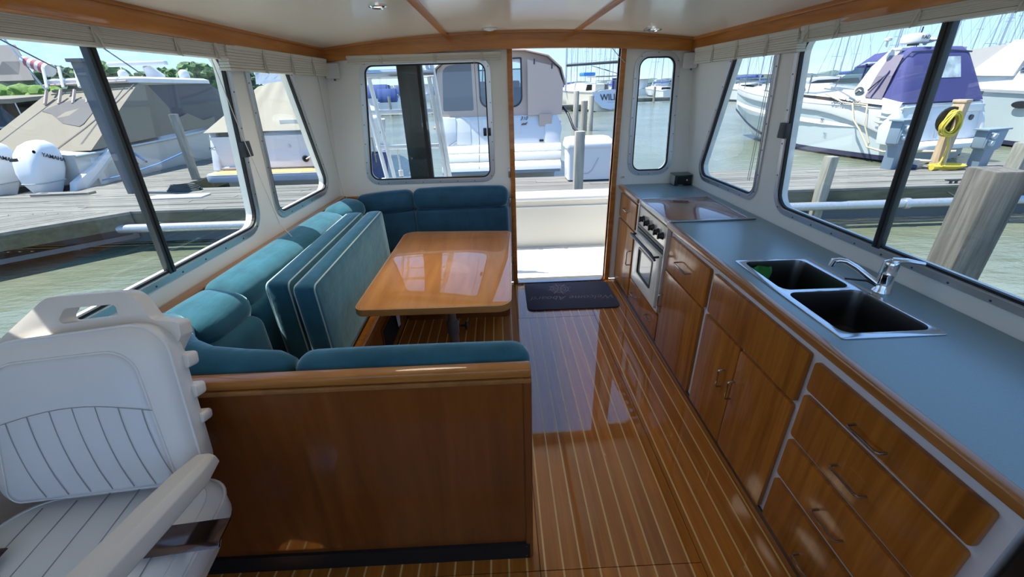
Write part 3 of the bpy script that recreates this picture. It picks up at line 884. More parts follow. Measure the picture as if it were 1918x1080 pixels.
# two seat cushions stored upright on the left seat
def stood(label, cx, y0, y1, z0, z1, th, lean, yaw):
    rot = Matrix.Rotation(yaw, 3, 'Z') @ Matrix.Rotation(lean, 3, 'Y')
    c = Vector((cx, (y0+y1)/2, (z0+z1)/2)); L, Hh = y1-y0, z1-z0
    t = thing('seat_cushion', label, 'cushion', c, 0)
    MB().rbox(c, (th, L, Hh), .028, 3, rot, (4, 12, 8), .012).build('pad', M_velvet, t, smooth=60)
    for sx in (-1, 1):
        lp = roundpoly([(-L/2+.007, -Hh/2+.007), (L/2-.007, -Hh/2+.007), (L/2-.007, Hh/2-.007), (-L/2+.007, Hh/2-.007)], .03, 5)
        pts = [c + rot @ Vector((sx*(th/2-.007), p[0], p[1])) for p in lp]
        MB().tube(pts+[pts[0]], .0042, 6, False).build('piping', M_piping, t, smooth=60)
    return t
stood('upright green velvet seat cushion stored against the left back cushion', -1.052, 1.745, 2.975, .422, .905, .115, -.02, .012)
stood('upright green velvet seat cushion stored beside the table, nearest the aisle', -.908, 1.70, 2.995, .422, .905, .105, -.03, .012)

# table
tb = thing('dinette_table', 'varnished honey teak dinette table with rounded corners on one post', 'table', (-.36, 2.42, 0))
tp = [(-.768, 1.838), (.032, 1.824), (.066, 3.025), (-.748, 3.10)]
to = roundpoly(tp, [.055, .075, .05, .085], 8); ti = roundpoly(offset_poly(tp, -.007), [.05, .07, .045, .08], 8)
MB().prism(ti, 'z', .667, .7005).build('tabletop', M_table, tb, bevel=.0015)
MB().ring(ti, to, lambda x, y: (x, y, .700), lambda x, y: (x, y, .662)).build('edge_band', M_table_edge, tb, bevel=.003)
MB().lathe([(.027, .28), (.027, .66)], (-.36, 2.42, 0), 22).build('upper_post', plain('post_grey', (.23, .20, .19), .35, metal=.3), tb, smooth=40)
MB().lathe([(.15, 0.0), (.15, .008), (.06, .02), (.034, .03), (.034, .20)], (-.36, 2.42, 0), 24).build('lower_post', plain('post_grey2', (.20, .17, .16), .4, metal=.3), tb, smooth=40)
MB().lathe([(.034, .185), (.040, .19), (.040, .275), (.036, .285), (.027, .286)], (-.36, 2.42, 0), 24).build('collar', plain('collar_grey', (.13, .135, .15), .4), tb, smooth=40)
kn = MB().tube([(-.31, 2.42, .24), (-.275, 2.42, .24)], .008, 8).lathe([(.03, 0), (.034, .008), (.03, .018), (.001, .02)], (-.275, 2.42, .24), 14, 'x')
kn.build('clamp_knob', M_black, tb, smooth=40)
MB().lathe([(.10, .655), (.10, .664), (.04, .664)], (-.36, 2.42, 0), 24).build('top_flange', M_alud, tb, smooth=40)

# ================================================================== HELM SEAT
hs = thing('helm_seat', 'white vinyl helm seat with a ladder back shell and padded armrests', 'chair', (-1.085, .55, 0))
by0, bz0 = .800, .728                      # bottom front edge of the back cushion
lean = .30                                 # rearward tilt of the back
ca, sa = math.cos(lean), math.sin(lean)
YAW = Matrix.Translation((-1.085, .8, 0)) @ Matrix.Rotation(.10, 4, 'Z') @ Matrix.Translation((1.085, -.8, 0))
def B(u, v, d=0):
    """seat-back frame: u across, v up along the back, d out of the cushion face towards the sitter"""
    p = Vector((-1.085+u, by0 + v*sa - d*ca, bz0 + v*ca + d*sa))
    return YAW @ p
def backsec(u):   # outline helpers
    return u
# cushion: outer pad with a domed front and an inset stitched panel
outl = roundpoly([(-.262, .0), (.238, .0), (.200, .455), (-.225, .430)], [.05, .055, .09, .09], 8)
cen = (0, .21)
def shrink(k, l): return [(cen[0]+(p[0]-cen[0])*k, cen[1]+(p[1]-cen[1])*k) for p in l]
bk = MB()
rings = [[B(*p, -.075) for p in shrink(.94, outl)], [B(*p, -.060) for p in outl], [B(*p, -.012) for p in outl], [B(*p, .006) for p in shrink(.975, outl)], [B(*p, .018) for p in shrink(.92, outl)],
         [B(*p, .026) for p in shrink(.80, outl)]]
bk.loft(rings)
bk.build('back_cushion', M_vinyl, hs, smooth=60)
inn = roundpoly([(-.215, .018), (.188, .018), (.140, .395), (-.185, .385)], [.03, .03, .07, .07], 8)
pad = MB().loft([[B(*p, .016) for p in inn], [B(*p, .031) for p in shrink(.985, inn)], [B(*p, .036) for p in shrink(.93, inn)], [B(*p, .039) for p in shrink(.6, inn)], [B(*p, .040) for p in shrink(.05, inn)]])
pad = pad.build('back_panel', plain('white_vinyl_cool', (.78, .80, .83), .40, bump=.04, bscale=220), hs, smooth=60)
pi = [B(*p, .026) for p in inn]; MB().tube(pi+[pi[0]], .0035, 6, False).build('piping', M_vinyl, pad, smooth=60)
po = [B(*p, -.010) for p in outl]; MB().tube(po+[po[0]], .004, 6, False).build('edge_piping', M_vinyl, hs, smooth=60)
arc = [(-.19+.36*i/12, .232+.030*math.sin(PI*(i/12))) for i in range(13)]
def skin(u, v):
    k = 0
    for i in range(20):
        kk = .05+.93*(i/19)
        pass
    r = max(abs(u-.0)/.20, abs(v-.19)/.19)
    return .0402 - .004*max(0, r-.55)/.45 - .004*max(0, r-.88)/.12
MB().tube([B(u, v, skin(u, v)+.0002) for u, v in arc], .0012, 5).build('stitch_line', M_vinyls, pad)
for i in range(7):
    a = -.165+.052*i
    pts = []
    for k in range(9):
        q = k/8; v = .03+(.232+.030*math.sin(PI*((a+.19)/.36))-.03)*(1-q)
        u = a + .035*q*q*1.0 + .012*q
        pts.append(B(u, v, skin(u, v)+.0002))
    MB().tube(pts, .0011, 5).build('stitch_line', M_vinyls, pad)
# moulded ladder back shell with handle
sh = MB()
def bar(u0, u1, v0, v1, d0, d1, r=.012):
    l = roundpoly([(u0, v0), (u1, v0), (u1, v1), (u0, v1)], r, 3)
    sh.loft([[B(*p, d0) for p in l], [B(*p, d1) for p in l]])
shell_o = roundpoly([(-.225, .430), (-.090, .535), (.110, .535), (.150, .452), (.215, .440), (.215, .402), (.18, .345), (-.30, .355), (-.30, .41)], [.03, .05, .05, .03, .012, .015, .02, .02, .02], 6)
hole = roundpoly([(-.080, .462), (-.052, .503), (.070, .503), (.072, .468)], [.010, .014, .012, .008], 5)
sh.plate([shell_o, hole], lambda u, v: tuple(B(u, v, -.050)), lambda u, v: tuple(B(u, v, -.100)))
sh.build('shell_top', M_shell, hs, smooth=35, bevel=.006)
for v0, v1, u1 in ((.310, .350, .224), (.222, .260, .229), (.145, .176, .233)):
    sh = MB(); bar(-.27, u1, v0, v1, -.092, -.048, .010)
    sh.build('rung', M_shell, hs, bevel=.006)
sh = MB(); bar(-.17, -.12, -.06, .40, -.125, -.08); sh.build('upright', M_shell, hs, bevel=.004)
sh = MB(); bar(.12, .17, -.06, .40, -.125, -.08); sh.build('upright', M_shell, hs, bevel=.004)
# seat cushion: fan of five stitched channels and a raised front/side bolster
def T(x, y, z): return YAW @ Vector((x, y, z))
so = roundpoly([(-1.365, .86), (-1.395, .22), (-.795, .22), (-.81, .86)], [.12, .10, .10, .10], 8)
def sk(k): return [(-1.095+(p[0]+1.095)*k, .54+(p[1]-.54)*k) for p in so]
st = MB().loft([[T(x, y, .590) for x, y in sk(.97)], [T(x, y, .605) for x, y in sk(1.0)], [T(x, y, .665) for x, y in sk(1.0)], [T(x, y, .690) for x, y in sk(.955)], [T(x, y, .699) for x, y in sk(.88)], [T(x, y, .702) for x, y in sk(.5)], [T(x, y, .702) for x, y in sk(.05)]])
st = st.build('seat_cushion', M_vinyl, hs, smooth=60)
for i in range(6):
    x = -1.255+.075*i
    MB().tube([T(x-.01, .83-abs(i-2.5)*.012, .7015), T(x, .55, .703), T(x+.012, .25, .7015)], .0014, 5).build('stitch_line', M_vinyls, st)
ed = [T(x, y, .668) for x, y in sk(1.002)]; MB().tube(ed+[ed[0]], .0045, 6, False).build('piping', M_vinyl, st, smooth=60)
ed = [T(x, y, .697) for x, y in sk(.90)]; MB().tube(ed+[ed[0]], .003, 6, False).build('piping', M_vinyl, st, smooth=60)
MB().loft([[T(x, y, .52) for x, y in sk(.86)], [T(x, y, .592) for x, y in sk(.93)]]).build('seat_pan', M_shell, hs, smooth=50)
# armrests
def arm(sx):
    x = -1.085+sx*.272
    cp = [(x, .795, .812), (x, .72, .826), (x-.004*sx, .58, .855), (x-.006*sx, .43, .888), (x-.006*sx, .31, .905)]
    m = MB(); rings = []
    for i, (a, b, c) in enumerate(cp):
        k = (.72, 1.0, 1.05, 1.05, .85)[i]
        pr = roundpoly([(-.034*k, -.032*k), (.034*k, -.032*k), (.034*k, .014*k), (.018*k, .030*k), (-.024*k, .030*k), (-.034*k, .02*k)], .009, 3)
        rings.append([T(a+q[0], b-.2*q[1], c+q[1]) for q in pr])
    m.loft(rings)
    m.build('armrest', plain('arm_vinyl', (.78, .73, .66), .42, bump=.03, bscale=200), hs, smooth=50)
    # steel bracket band wrapping round the seat side
    x1 = x+sx*.045
    bb = MB().hexa([T(x1-.004, .560, .615), T(x1+.004, .560, .615), T(x1+.004, .70, .615), T(x1-.004, .70, .615), T(x1-.004, .560, .70), T(x1+.004, .560, .70), T(x1+.004, .70, .70), T(x1-.004, .70, .70)])
    return bb
arm(1); arm(-1)
M_brk = plain('chrome_dark_reflection', (.12, .08, .07), .12, metal=1)  # chrome bracket with its dark red-brown reflection put into the base colour
for sx in (1, -1):
    x = -1.085+sx*.300
    b = MB(); pr_ = [(.600, .716), (.612, .728), (.670, .730), (.672, .724), (.615, .722), (.606, .712)]
    b.loft([[T(x-sx*.16, q[0], q[1]) for q in pr_], [T(x+sx*.062, q[0], q[1]) for q in pr_]])
    b.build('arm_bracket', M_brk, hs, bevel=.002)
MB().lathe([(.19, 0), (.19, .012), (.07, .03), (.055, .05), (.055, .53)], T(-1.095, .54, 0), 24).build('pedestal', M_steel, hs, smooth=40)

# ================================================================== OWN COCKPIT
M_deck = plain('cockpit_gelcoat', (.74, .73, .69), .35)
ck = tag(MB().box(-1.55, 1.75, YA+.07, 4.70, -.12, -.035).build('cockpit_floor', M_deck), kind='structure')
for x0, x1, y0, y1 in ((.05, .42, 3.98, 4.60), (.0, .55, 3.64, 3.86), (.47, .72, 3.90, 4.60), (.76, 1.20, 3.70, 4.60), (-.9, -.05, 3.70, 4.60)):
    MB().box(x0, x1, y0, y1, -.035, -.029).build('deck_hatch', M_deck, ck, bevel=.002)
for x, y in ((.20, 4.10), (.22, 3.74), (.82, 3.76)):
    MB().box(x, x+.05, y, y+.03, -.0289, -.026).build('hatch_latch', plain('latch_grey', (.35, .33, .3), .4), ck)
M_cream = plain('cream_gelcoat', (.60, .58, .52), .3)
tr = tag(MB().box(-1.55, 1.75, 4.62, 4.80, -.12, .525).build('transom_wall', M_cream), kind='structure')
MB().rbox((.10, 4.72, .553), (3.34, .30, .055), .02, 3, None, (10, 2, 1)).build('coaming_cap', M_gel, tr, smooth=40)
MB().box(-1.3, 1.5, 4.606, 4.62, .44, .455).build('rub_moulding', M_gel, tr)
for x, sg in ((-1.55, 1), (1.65, -1)):
    o = tag(MB().box(x, x+.1, YA+.07, 4.62, -.12, .54).build('cockpit_side', M_cream), kind='structure')
# side decks and foredeck of our own boat (unseen below the sight line, added to bounce sun onto the headliner)
for nm, x0, x1 in (('unseen_side_deck', 1.72, 2.22), ('unseen_side_deck', -2.06, -1.58)):
    o = MB().box(x0, x1, -2.5, YA+.3, .55, .66).build(nm, M_deck); tag(o, kind='structure')
    o2 = MB().box(x0+(.42 if x0 > 0 else 0), x1-(0 if x0 > 0 else .42), -2.5, YA+.3, -1.0, .56).build('hull_side', M_deck); tag(o2, kind='structure')
fw = MB().plate([[(-1.60, .02), (1.78, .02), (1.66, 2.12), (-1.48, 2.12)], roundpoly([(-1.38, .98), (-.0, .98), (-.0, 1.95), (-1.3, 1.95)], .06), roundpoly([(.07, .98), (1.52, .98), (1.45, 1.95), (.07, 1.95)], .06)], lambda x, z: (x, -.80, z), lambda x, z: (x, -.86, z))
tag(fw.build('unseen_wall_fore', M_wall), kind='structure')  # unseen bulkhead with windscreen openings, added to cut the light from ahead
fd = MB().box(-1.9, 2.1, -4.5, -.9, .70, .95); tag(fd.build('foredeck', M_deck), kind='structure')
# aluminium ladder and frame seen through the aft window
ld = thing('boarding_ladder', 'white tubular ladder standing in the cockpit outside the aft window', 'ladder', (-.85, 4.0, 0))
M_rail = plain('white_rail', (.85, .86, .87), .25)
for k, (xb, xt) in enumerate(((-1.075, -1.165), (-1.005, -1.095), (-.515, -.580), (-.480, -.535))):
    MB().tube([(xb+.05, 4.08, -.03), (xb, 4.05, .90), (xt, 4.02, 1.80), (xt-.05, 4.0, 2.20)], .019, 10).build('rail', M_rail, ld, smooth=50)
for z, y in ((.92, 4.05), (1.215, 4.05), (1.515, 4.04), (.62, 4.05)):
    MB().tube([(-1.13, y, z), (-.54, y, z)], .021, 10).build('rung', M_rail, ld, smooth=50)
MB().tube([(-1.50, 4.02, 1.815), (-.53, 4.02, 1.815)], .036, 12).build('top_rail', plain('bright_tube', (.6, .6, .62), .15, metal=.9), ld, smooth=50)

# ================================================================== OUTSIDE: WATER, DOCKS
WZ, DZ = -.76, -.10
def water_mat():
    m, t, b = _new('harbour_water')
    N, L = t.nodes.new, t.links.new
    b.inputs['Base Color'].default_value = (.105, .125, .062, 1)
    b.inputs['Roughness'].default_value = .16
    b.inputs['IOR'].default_value = 1.9
    tc = N('ShaderNodeTexCoord')
    m1 = N('ShaderNodeMapping'); m1.inputs['Scale'].default_value = (1.0, 2.4, 1)
    n1 = N('ShaderNodeTexNoise'); n1.inputs['Scale'].default_value = 1.3; n1.inputs['Detail'].default_value = 6; n1.inputs['Roughness'].default_value = .6
    L(tc.outputs['Object'], m1.inputs['Vector']); L(m1.outputs['Vector'], n1.inputs['Vector'])
    bp = N('ShaderNodeBump'); bp.inputs['Strength'].default_value = .55; bp.inputs['Distance'].default_value = .12
    L(n1.outputs['Fac'], bp.inputs['Height']); L(bp.outputs['Normal'], b.inputs['Normal'])
    n2 = N('ShaderNodeTexNoise'); n2.inputs['Scale'].default_value = .35; n2.inputs['Detail'].default_value = 3
    L(tc.outputs['Object'], n2.inputs['Vector'])
    r = N('ShaderNodeValToRGB')
    r.color_ramp.elements[0].position = .35; r.color_ramp.elements[1].position = .65
    r.color_ramp.elements[0].color = (.125, .14, .085, 1); r.color_ramp.elements[1].color = (.175, .195, .14, 1)
    L(n2.outputs['Fac'], r.inputs['Fac']); L(r.outputs['Color'], b.inputs['Base Color'])
    return m
wt = MB(); wt.add([(-500, -150, WZ), (500, -150, WZ), (500, 900, WZ), (-500, 900, WZ)], [(0, 1, 2, 3)])
tag(wt.build('water', water_mat()), kind='structure')

M_dockw = wood('weathered_plank', (.115, .111, .098), (.215, .21, .19), (1.2, 16, 14), .85, 0, .16, .35, .3, 8)
M_dockd = wood('weathered_plank_diagonal', (.115, .111, .098), (.205, .20, .18), (3, 8, 10), .85, 0, .14, .35, .3, 8)
M_fascia = wood('wet_fascia', (.055, .06, .035), (.13, .13, .08), (1.5, 10, 8), .8, 0, .1, .3)
M_pile = wood('weathered_piling', (.055, .052, .045), (.17, .16, .14), (22, 22, 1.2), .9, 0, .12, .6, .3, 8)
M_newpost = wood('tan_post', (.42, .30, .18), (.58, .44, .30), (12, 12, 1.4), .8, 0, .05, .2)
M_galv = plain('galvanised_pipe', (.45, .48, .51), .35, metal=.6, var=.1, vscale=30)
def dyf(x): return 7.28-.018*x
dk = thing('main_dock', 'long weathered grey plank dock running across behind the boat', 'dock', (0, 8.2, DZ))
ang = -.018
def D(x, o, z): return (x, dyf(x)+o, z)
nrow, pw = 13, .149
for r in range(nrow):
    x = -15.0 - random.random()*3
    while x < 15.5:
        L = random.uniform(3.6, 4.9); x1 = x+L-.008
        o0, o1 = r*pw+.004, (r+1)*pw-.005
        dz = random.uniform(-.004, .004)
        MB().hexa([D(x, o0, DZ-.04), D(x1, o0, DZ-.04), D(x1, o1, DZ-.04), D(x, o1, DZ-.04), D(x, o0, DZ+dz), D(x1, o0, DZ+dz), D(x1, o1, DZ+dz), D(x, o1, DZ+dz)]).build('plank', M_dockw, dk)
        x += L
for nm, o0, o1, z0, z1, mt_ in (('fascia_board', .0, .05, DZ-.27, DZ-.045, M_fascia), ('stringer', .20, .26, DZ-.62, DZ-.36, plain('blue_grey_beam', (.12, .15, .17), .6)), ('back_stringer', 1.80, 1.86, DZ-.30, DZ-.045, M_fascia)):
    MB().hexa([D(-15, o0, z0), D(15, o0, z0), D(15, o1, z0), D(-15, o1, z0), D(-15, o0, z1), D(15, o0, z1), D(15, o1, z1), D(-15, o1, z1)]).build(nm, mt_, dk)
for i in range(16):
    x = -14+1.85*i
    MB().box(x, x+.10, dyf(x)+.05, dyf(x)+1.85, DZ-.30, DZ-.045).build('joist', M_fascia, dk)
pp = thing('dock_pipe', 'long galvanised water pipe hung under the front edge of the dock', 'pipe', (2, 7.1, -.33))
MB().tube([(-6.75, dyf(-6.75)-.16, -.36), (15, dyf(15)-.16, -.36)], .075, 14).build('pipe', M_galv, pp, smooth=50)
for x in (-6.05, 7.15):
    MB().tube([(x-.05, dyf(x)-.16, -.36), (x+.05, dyf(x)-.16, -.36)], .095, 14).build('coupling', M_galv, pp, smooth=50)
for x in (-4, -1, 2, 5, 8, 11):
    MB().tube([(x, dyf(x)-.16, -.43), (x, dyf(x)-.26, -.36), (x, dyf(x)-.16, -.27), (x, dyf(x)+.02, -.22)], .012, 6).build('hanger', M_alud, pp)
# diagonal corner pier at the left
gp = thing('corner_pier', 'weathered diagonal plank pier joining the dock at the left', 'dock', (-9, 6, DZ))
e0, e1 = Vector((-6.55, 7.36)), Vector((-12.6, 1.75))
dv = (e1-e0).normalized(); nv = Vector((dv.y, -dv.x))
if nv.x > 0: nv = -nv
for r in range(24):
    a = e0 + nv*(.15*r); 
    # stop each board where it meets the main dock's front edge
    t0 = 0.0
    q = a
    if q.y > dyf(q.x): t0 = (q.y-dyf(q.x)+.01)/-dv.y
    q0 = a+dv*t0; q1 = a+dv*8.3
    if q1.y > q0.y: continue
    w = nv*.142
    dz = random.uniform(-.003, .003)
    MB().hexa([(*q0, DZ-.04), (*q1, DZ-.04), (*(q1+w), DZ-.04), (*(q0+w), DZ-.04), (*q0, DZ+.006+dz), (*q1, DZ+.006+dz), (*(q1+w), DZ+.006+dz), (*(q0+w), DZ+.006+dz)]).build('plank', M_dockd, gp)
for nm, z0, z1, o, mt_ in (('fascia_board', DZ-.27, DZ-.04, .0, M_fascia), ('stringer', -.62, -.54, .25, plain('blue_grey_beam', (.12, .15, .17), .6))):
    q0, q1 = e0+nv*o, e1+nv*o; w = nv*.05
    MB().hexa([(*q0, z0), (*q1, z0), (*(q1+w), z0), (*(q0+w), z0), (*q0, z1), (*q1, z1), (*(q1+w), z1), (*(q0+w), z1)]).build(nm, mt_, gp)
# finger pier between the two boats at the left
fp = thing('finger_pier', 'narrow plank finger pier running back between the two covered boats', 'dock', (-8.4, 11, DZ))
for i in range(40):
    y = 9.36+.15*i
    MB().box(-9.45, -7.3, y, y+.141, DZ-.045, DZ-.004+random.uniform(-.003, .003)).build('plank', M_dockw if False else M_dockd, fp)
MB().box(-9.45, -9.38, 9.36, 15.4, -.40, DZ-.05).build('fascia_board', M_fascia, fp)
MB().box(-7.37, -7.3, 9.36, 15.4, -.40, DZ-.05).build('fascia_board', M_fascia, fp)

# ------------------------------------------------------------------ pilings and posts
def pile(label, x, y, w, z0, z1, rz=0.0, mat=None, cap=None, name='piling', rnd=False):
    t = thing(name, label, 'post', (x, y, z0), 0)
    m = MB()
    if rnd: m.lathe([(w/2, z0), (w/2*.96, z1-.02), (w/2*.85, z1)], (x, y, 0), 14)
    else:
        l = roundpoly([(-w/2, -w/2), (w/2, -w/2), (w/2, w/2), (-w/2, w/2)], w*.06, 2)
        R = Matrix.Rotation(rz, 2)
        rings = []
        for z in (z0, z0+(z1-z0)*.3, z0+(z1-z0)*.65, z1-.015, z1):
            k = (.97 if z == z1 else 1)*random.uniform(.985, 1.01)
            rings.append([(*(Vector((x, y))+R @ Vector(p)*k), z) for p in l])
        m.loft(rings)
    m.build('shaft', mat or M_pile, t, smooth=45)
    if cap:
        R = Matrix.Rotation(rz, 3, 'Z')
        MB().rbox((x, y, z1+.03), (w*cap, w*cap, .06), .01, 2, R, (1, 1, 1)).build('cap', mat or M_pile, t, smooth=40)
    return t
M_moss = wood('mossy_piling', (.16, .16, .13), (.36, .35, .31), (14, 14, 1.4), .9, 0, .1, .6, .3, 8)
pile('large square weathered piling close outside the right window', 4.66, 3.80, .31, -1.6, .865, -.12)
pile('slim weathered post rising beside the large right piling', 8.86, 7.02, .20, -1.4, .60, .3, M_moss)
pile('short grey post standing in for a piling reflection behind the right window pillar', 5.66, 7.12, .16, -1.4, .47, .1, M_moss)  # solid post stands in for a translucent piling reflection
pile('weathered post standing in front of the white dock box', 1.31, 7.02, .15, -1.4, 1.02, .0, wood('pale_weathered_post', (.22, .205, .175), (.44, .42, .365), (18, 18, 1.4), .9, 0, .05, .5, .3, 8))
pile('grey post behind the blue cruiser stern at the right', 17.35, 16.0, .34, -1.4, 1.08, .4)
pile('slim grey piling on the finger pier between the covered boats', -7.42, 10.5, .15, DZ, 1.36, .3, M_moss)
pile('tall dark piling with a flat cap seen beside the left window bar', -7.78, 9.05, .17, -1.4, 2.34, .2, plain('dark_piling', (.10, .11, .13), .8, bump=.3, bscale=20), 1.5)
pile('dark piling standing in the water nearest the cruiser canvas', 5.0, 28.5, .36, -2, 1.38, 0, M_moss, rnd=True)
pile('short thick dark piling behind the white dock box', 5.13, 26.4, .40, -2, .88, 0, M_moss, rnd=True)
pile('tall slim dark piling behind the right end of the dock box', 5.45, 26.0, .30, -2, 1.14, 0, M_moss, rnd=True)
rp = pile('tan wooden post on the right dock carrying a coiled yellow hose', 9.30, 8.75, .20, DZ, 1.15, .35, M_newpost, 1.12, name='hose_post')

# dock box
bx = thing('dock_box', 'white fibreglass dock storage box standing on the dock behind the doorway', 'box', (1.80, 8.85, DZ))
m = MB(); l0 = roundpoly([(1.38, 8.58), (2.29, 8.58), (2.29, 9.12), (1.38, 9.12)], .06, 4)
cx, cy = 1.835, 8.85
def ks(l, k): return [(cx+(p[0]-cx)*k, cy+(p[1]-cy)*k) for p in l]
m.loft([[(*p, DZ+.03) for p in ks(l0, .97)], [(*p, DZ+.66) for p in l0]]); m.build('body', M_gel, bx, smooth=40)
m = MB(); m.loft([[(*p, DZ+.66) for p in ks(l0, 1.07)], [(*p, DZ+.72) for p in ks(l0, 1.08)], [(p[0], p[1], DZ+.76+.06*(p[1]-8.58)/.54) for p in ks(l0, 1.02)], [(p[0], p[1], DZ+.79+.06*(p[1]-8.58)/.54) for p in ks(l0, .8)]])
m.build('lid', M_gel, bx, smooth=40)
m = MB(); rr = roundpoly([(1.78, .03), (2.02, .10), (2.10, .22), (2.20, .42)], .02, 2)
MB().tube([(1.62, 8.575, .06), (1.80, 8.575, .06), (1.88, 8.575, .12), (2.0, 8.575, .36)], .006, 5).build('moulded_groove', M_gelgrey, bx)
MB().box(1.42, 2.26, 8.61, 9.09, DZ, DZ+.03).build('base', M_alud, bx)
text('lid_marks', 'P A  RCKS', .09, frame_m((1.93, 8.84, DZ+.838), (1, 0, 0), (0, 1, .11)), plain('grey_print', (.35, .36, .4), .6), bx, .001)

# ================================================================== BOATS
def Lx(o): o['_local'] = 1; return o
def hull(t, L, B, fs, fb, mat, boot=None, deck=None, rail=None, name='hull', flare=.15):
    n = 16; rings = []; top = []
    for i in range(n+1):
        u = i/n
        b = B/2*(1-max(0, (u-.30)/.70)**2.3)*(.94+.06*min(1, u/.3)); b = max(b, .02)
        zs = fs+(fb-fs)*u**1.5
        bc = b*(.90-.35*u**2); zc = .12+.5*fb*max(0, (u-.3)/.7)**2.2
        zk = -.4+(fb*.75+.4)*max(0, (u-.72)/.28)**1.8
        y = L*u
        yt = y
        rings.append([(-b, yt, zs), (-b*(1-.02), yt, zs-.16), (-(b*.55+bc*.45), y-.02*u, (zs+zc)*.5), (-bc, y-.10*u, zc), (0, y-.25*u, zk), (bc, y-.10*u, zc), (b*.55+bc*.45, y-.02*u, (zs+zc)*.5), (b*.98, yt, zs-.16), (b, yt, zs)])
        top.append((b, yt, zs))
    m = MB(); m.loft(rings, closed=False)
    m.f.append(tuple(range(9)))
    h = m.build(name, mat, t, smooth=50, local=True)
    d = MB(); d.loft([[(-b+.01, y, z-.01), (-b*.5, y, z+.05), (0, y, z+.07), (b*.5, y, z+.05), (b-.01, y, z-.01)] for b, y, z in top], closed=False)
    d.build('deck', deck or M_gel, t, smooth=50, local=True)
    for s in (-1, 1):
        MB().tube([(s*(b+.005), y, z-.03) for b, y, z in top], .035, 6).build('rub_rail', rail or M_gel, t, smooth=60, local=True)
        if boot:
            k = MB()
            k.loft([[(s*(r[3 if s < 0 else 5][0]*s*1.004+.004), r[3][1], r[3][2]-.05), (s*(r[3 if s < 0 else 5][0]*s*1.006+.012), r[3][1], r[3][2]+.09)] for r in rings], closed=False)
            k.build('boot_stripe', boot, t, local=True)
    return h, top
M_tan = plain('tan_canvas', (.205, .18, .137), .85, bump=.12, bscale=6)
M_taupe = plain('taupe_canvas', (.50, .39, .33), .85, bump=.12, bscale=6)
M_cream2 = plain('cream_canvas', (.30, .27, .21), .85, bump=.15, bscale=5)
M_shade = plain('dark_mesh_canvas', (.105, .098, .10), .85, bump=.08, bscale=9)
M_blue = plain('royal_blue_canvas', (.055, .058, .19), .85, bump=.12, bscale=5)
M_clear = glass('clear_vinyl', (.88, .91, .93), 1.45, .06)
M_smoke = glass('smoked_vinyl', (.22, .22, .24), 1.45, .05)
M_wind = glass('windscreen', (.45, .56, .54), 1.5, .05)
M_teak2 = wood('teak_platform', (.50, .27, .10), (.68, .40, .18), (2, 10, 8), .6, 0, .05, .1)
M_navy = plain('navy_stripe', (.03, .03, .07), .4)
M_bluegrey = plain('blue_grey_moulding', (.28, .34, .42), .4)
M_letter = plain('black_letter', (.02, .02, .025), .4)

# --- cruiser straight behind the doorway
cr1 = thing('cabin_cruiser', 'white cabin cruiser with a taupe canvas enclosure moored stern-on behind the dock', 'boat', (.06, 10.6, WZ))
cr1['_local'] = 1
hull(cr1, 9.0, 3.02, 1.70, 2.05, M_gel, M_navy)
def bxl(nm, mat, t, *b): return MB().box(*b[:6]).build(nm, mat, t, local=True, bevel=b[6] if len(b) > 6 else .0)
def prl(nm, mat, t, pts, ax, lo, hi, bevel=0, smooth=None): return MB().prism(pts, ax, lo, hi).build(nm, mat, t, local=True, bevel=bevel, smooth=smooth)
# stepped stern: swim platform, roll, step, transom wall
pf = [(-.72, .64), (-.74, .70), (-.70, .80), (-.55, .88), (.05, .90), (.05, .64)]
prl('swim_platform', M_gel, cr1, pf, 'x', -1.40, 1.38, .015)
prl('platform_edge', M_bluegrey, cr1, [(-.745, .655), (-.745, .715), (-.72, .72), (-.72, .655)], 'x', -1.36, 1.34)
prl('stern_roll', M_cream if False else plain('cream_roll', (.74, .72, .64), .35), cr1, roundpoly([(-.55, .88), (.0, .88), (.0, 1.06), (-.48, 1.06)], .03, 3), 'x', -1.42, 1.40, .01)
prl('stern_step', M_gel, cr1, roundpoly([(-.40, 1.06), (.0, 1.06), (.0, 1.22), (-.30, 1.22)], .02, 3), 'x', -1.44, 1.42, .01)
tw = [(-.16, 1.20), (.2, 1.20), (.2, 1.84), (.02, 1.84)]
prl('transom', M_gel, cr1, tw, 'x', -1.40, 1.12, .02)
# rounded quarter on the right
q = MB(); prof = [(1.05, 1.20), (1.40, 1.20), (1.47, 1.55), (1.36, 1.86), (1.05, 1.90)]
q.loft([[(x, -.18+.25*(z-1.2), z) for x, z in prof], [(x*1.01, .9, z*1.01) for x, z in prof]]); q.build('stern_quarter', M_gel, cr1, local=True, bevel=.04)
q = MB(); prof = [(-1.05, 1.20), (-1.46, 1.20), (-1.50, 1.6), (-1.40, 1.86), (-1.05, 1.84)]
q.loft([[(x, -.18+.25*(z-1.2), z) for x, z in prof], [(x*1.01, .9, z*1.01) for x, z in prof]]); q.build('stern_quarter', M_gel, cr1, local=True, bevel=.04)
def ty(z): return -.16+.18*(z-1.2)/.64-.012
def tpanel(nm, mat, x0, x1, z0, z1, d=.012):
    l = roundpoly([(x0, z0), (x1, z0), (x1, z1), (x0, z1)], .03, 3)
    return MB().plate([l], lambda x, z: (x, ty(z)-d+.012, z), lambda x, z: (x, ty(z)+.02, z)).build(nm, mat, cr1, local=True, bevel=.006)
tpanel('locker_door', M_gel, -1.17, -.72, 1.24, 1.80); tpanel('walkthrough_door', M_gel, -.42, .48, 1.46, 1.80)
for x in (-.30, .27): MB().lathe([(.035, 0), (.035, -.012), (.001, -.014)], (x, ty(1.56)-.006, 1.55), 12, 'y').build('door_latch', M_alu, cr1, local=True)
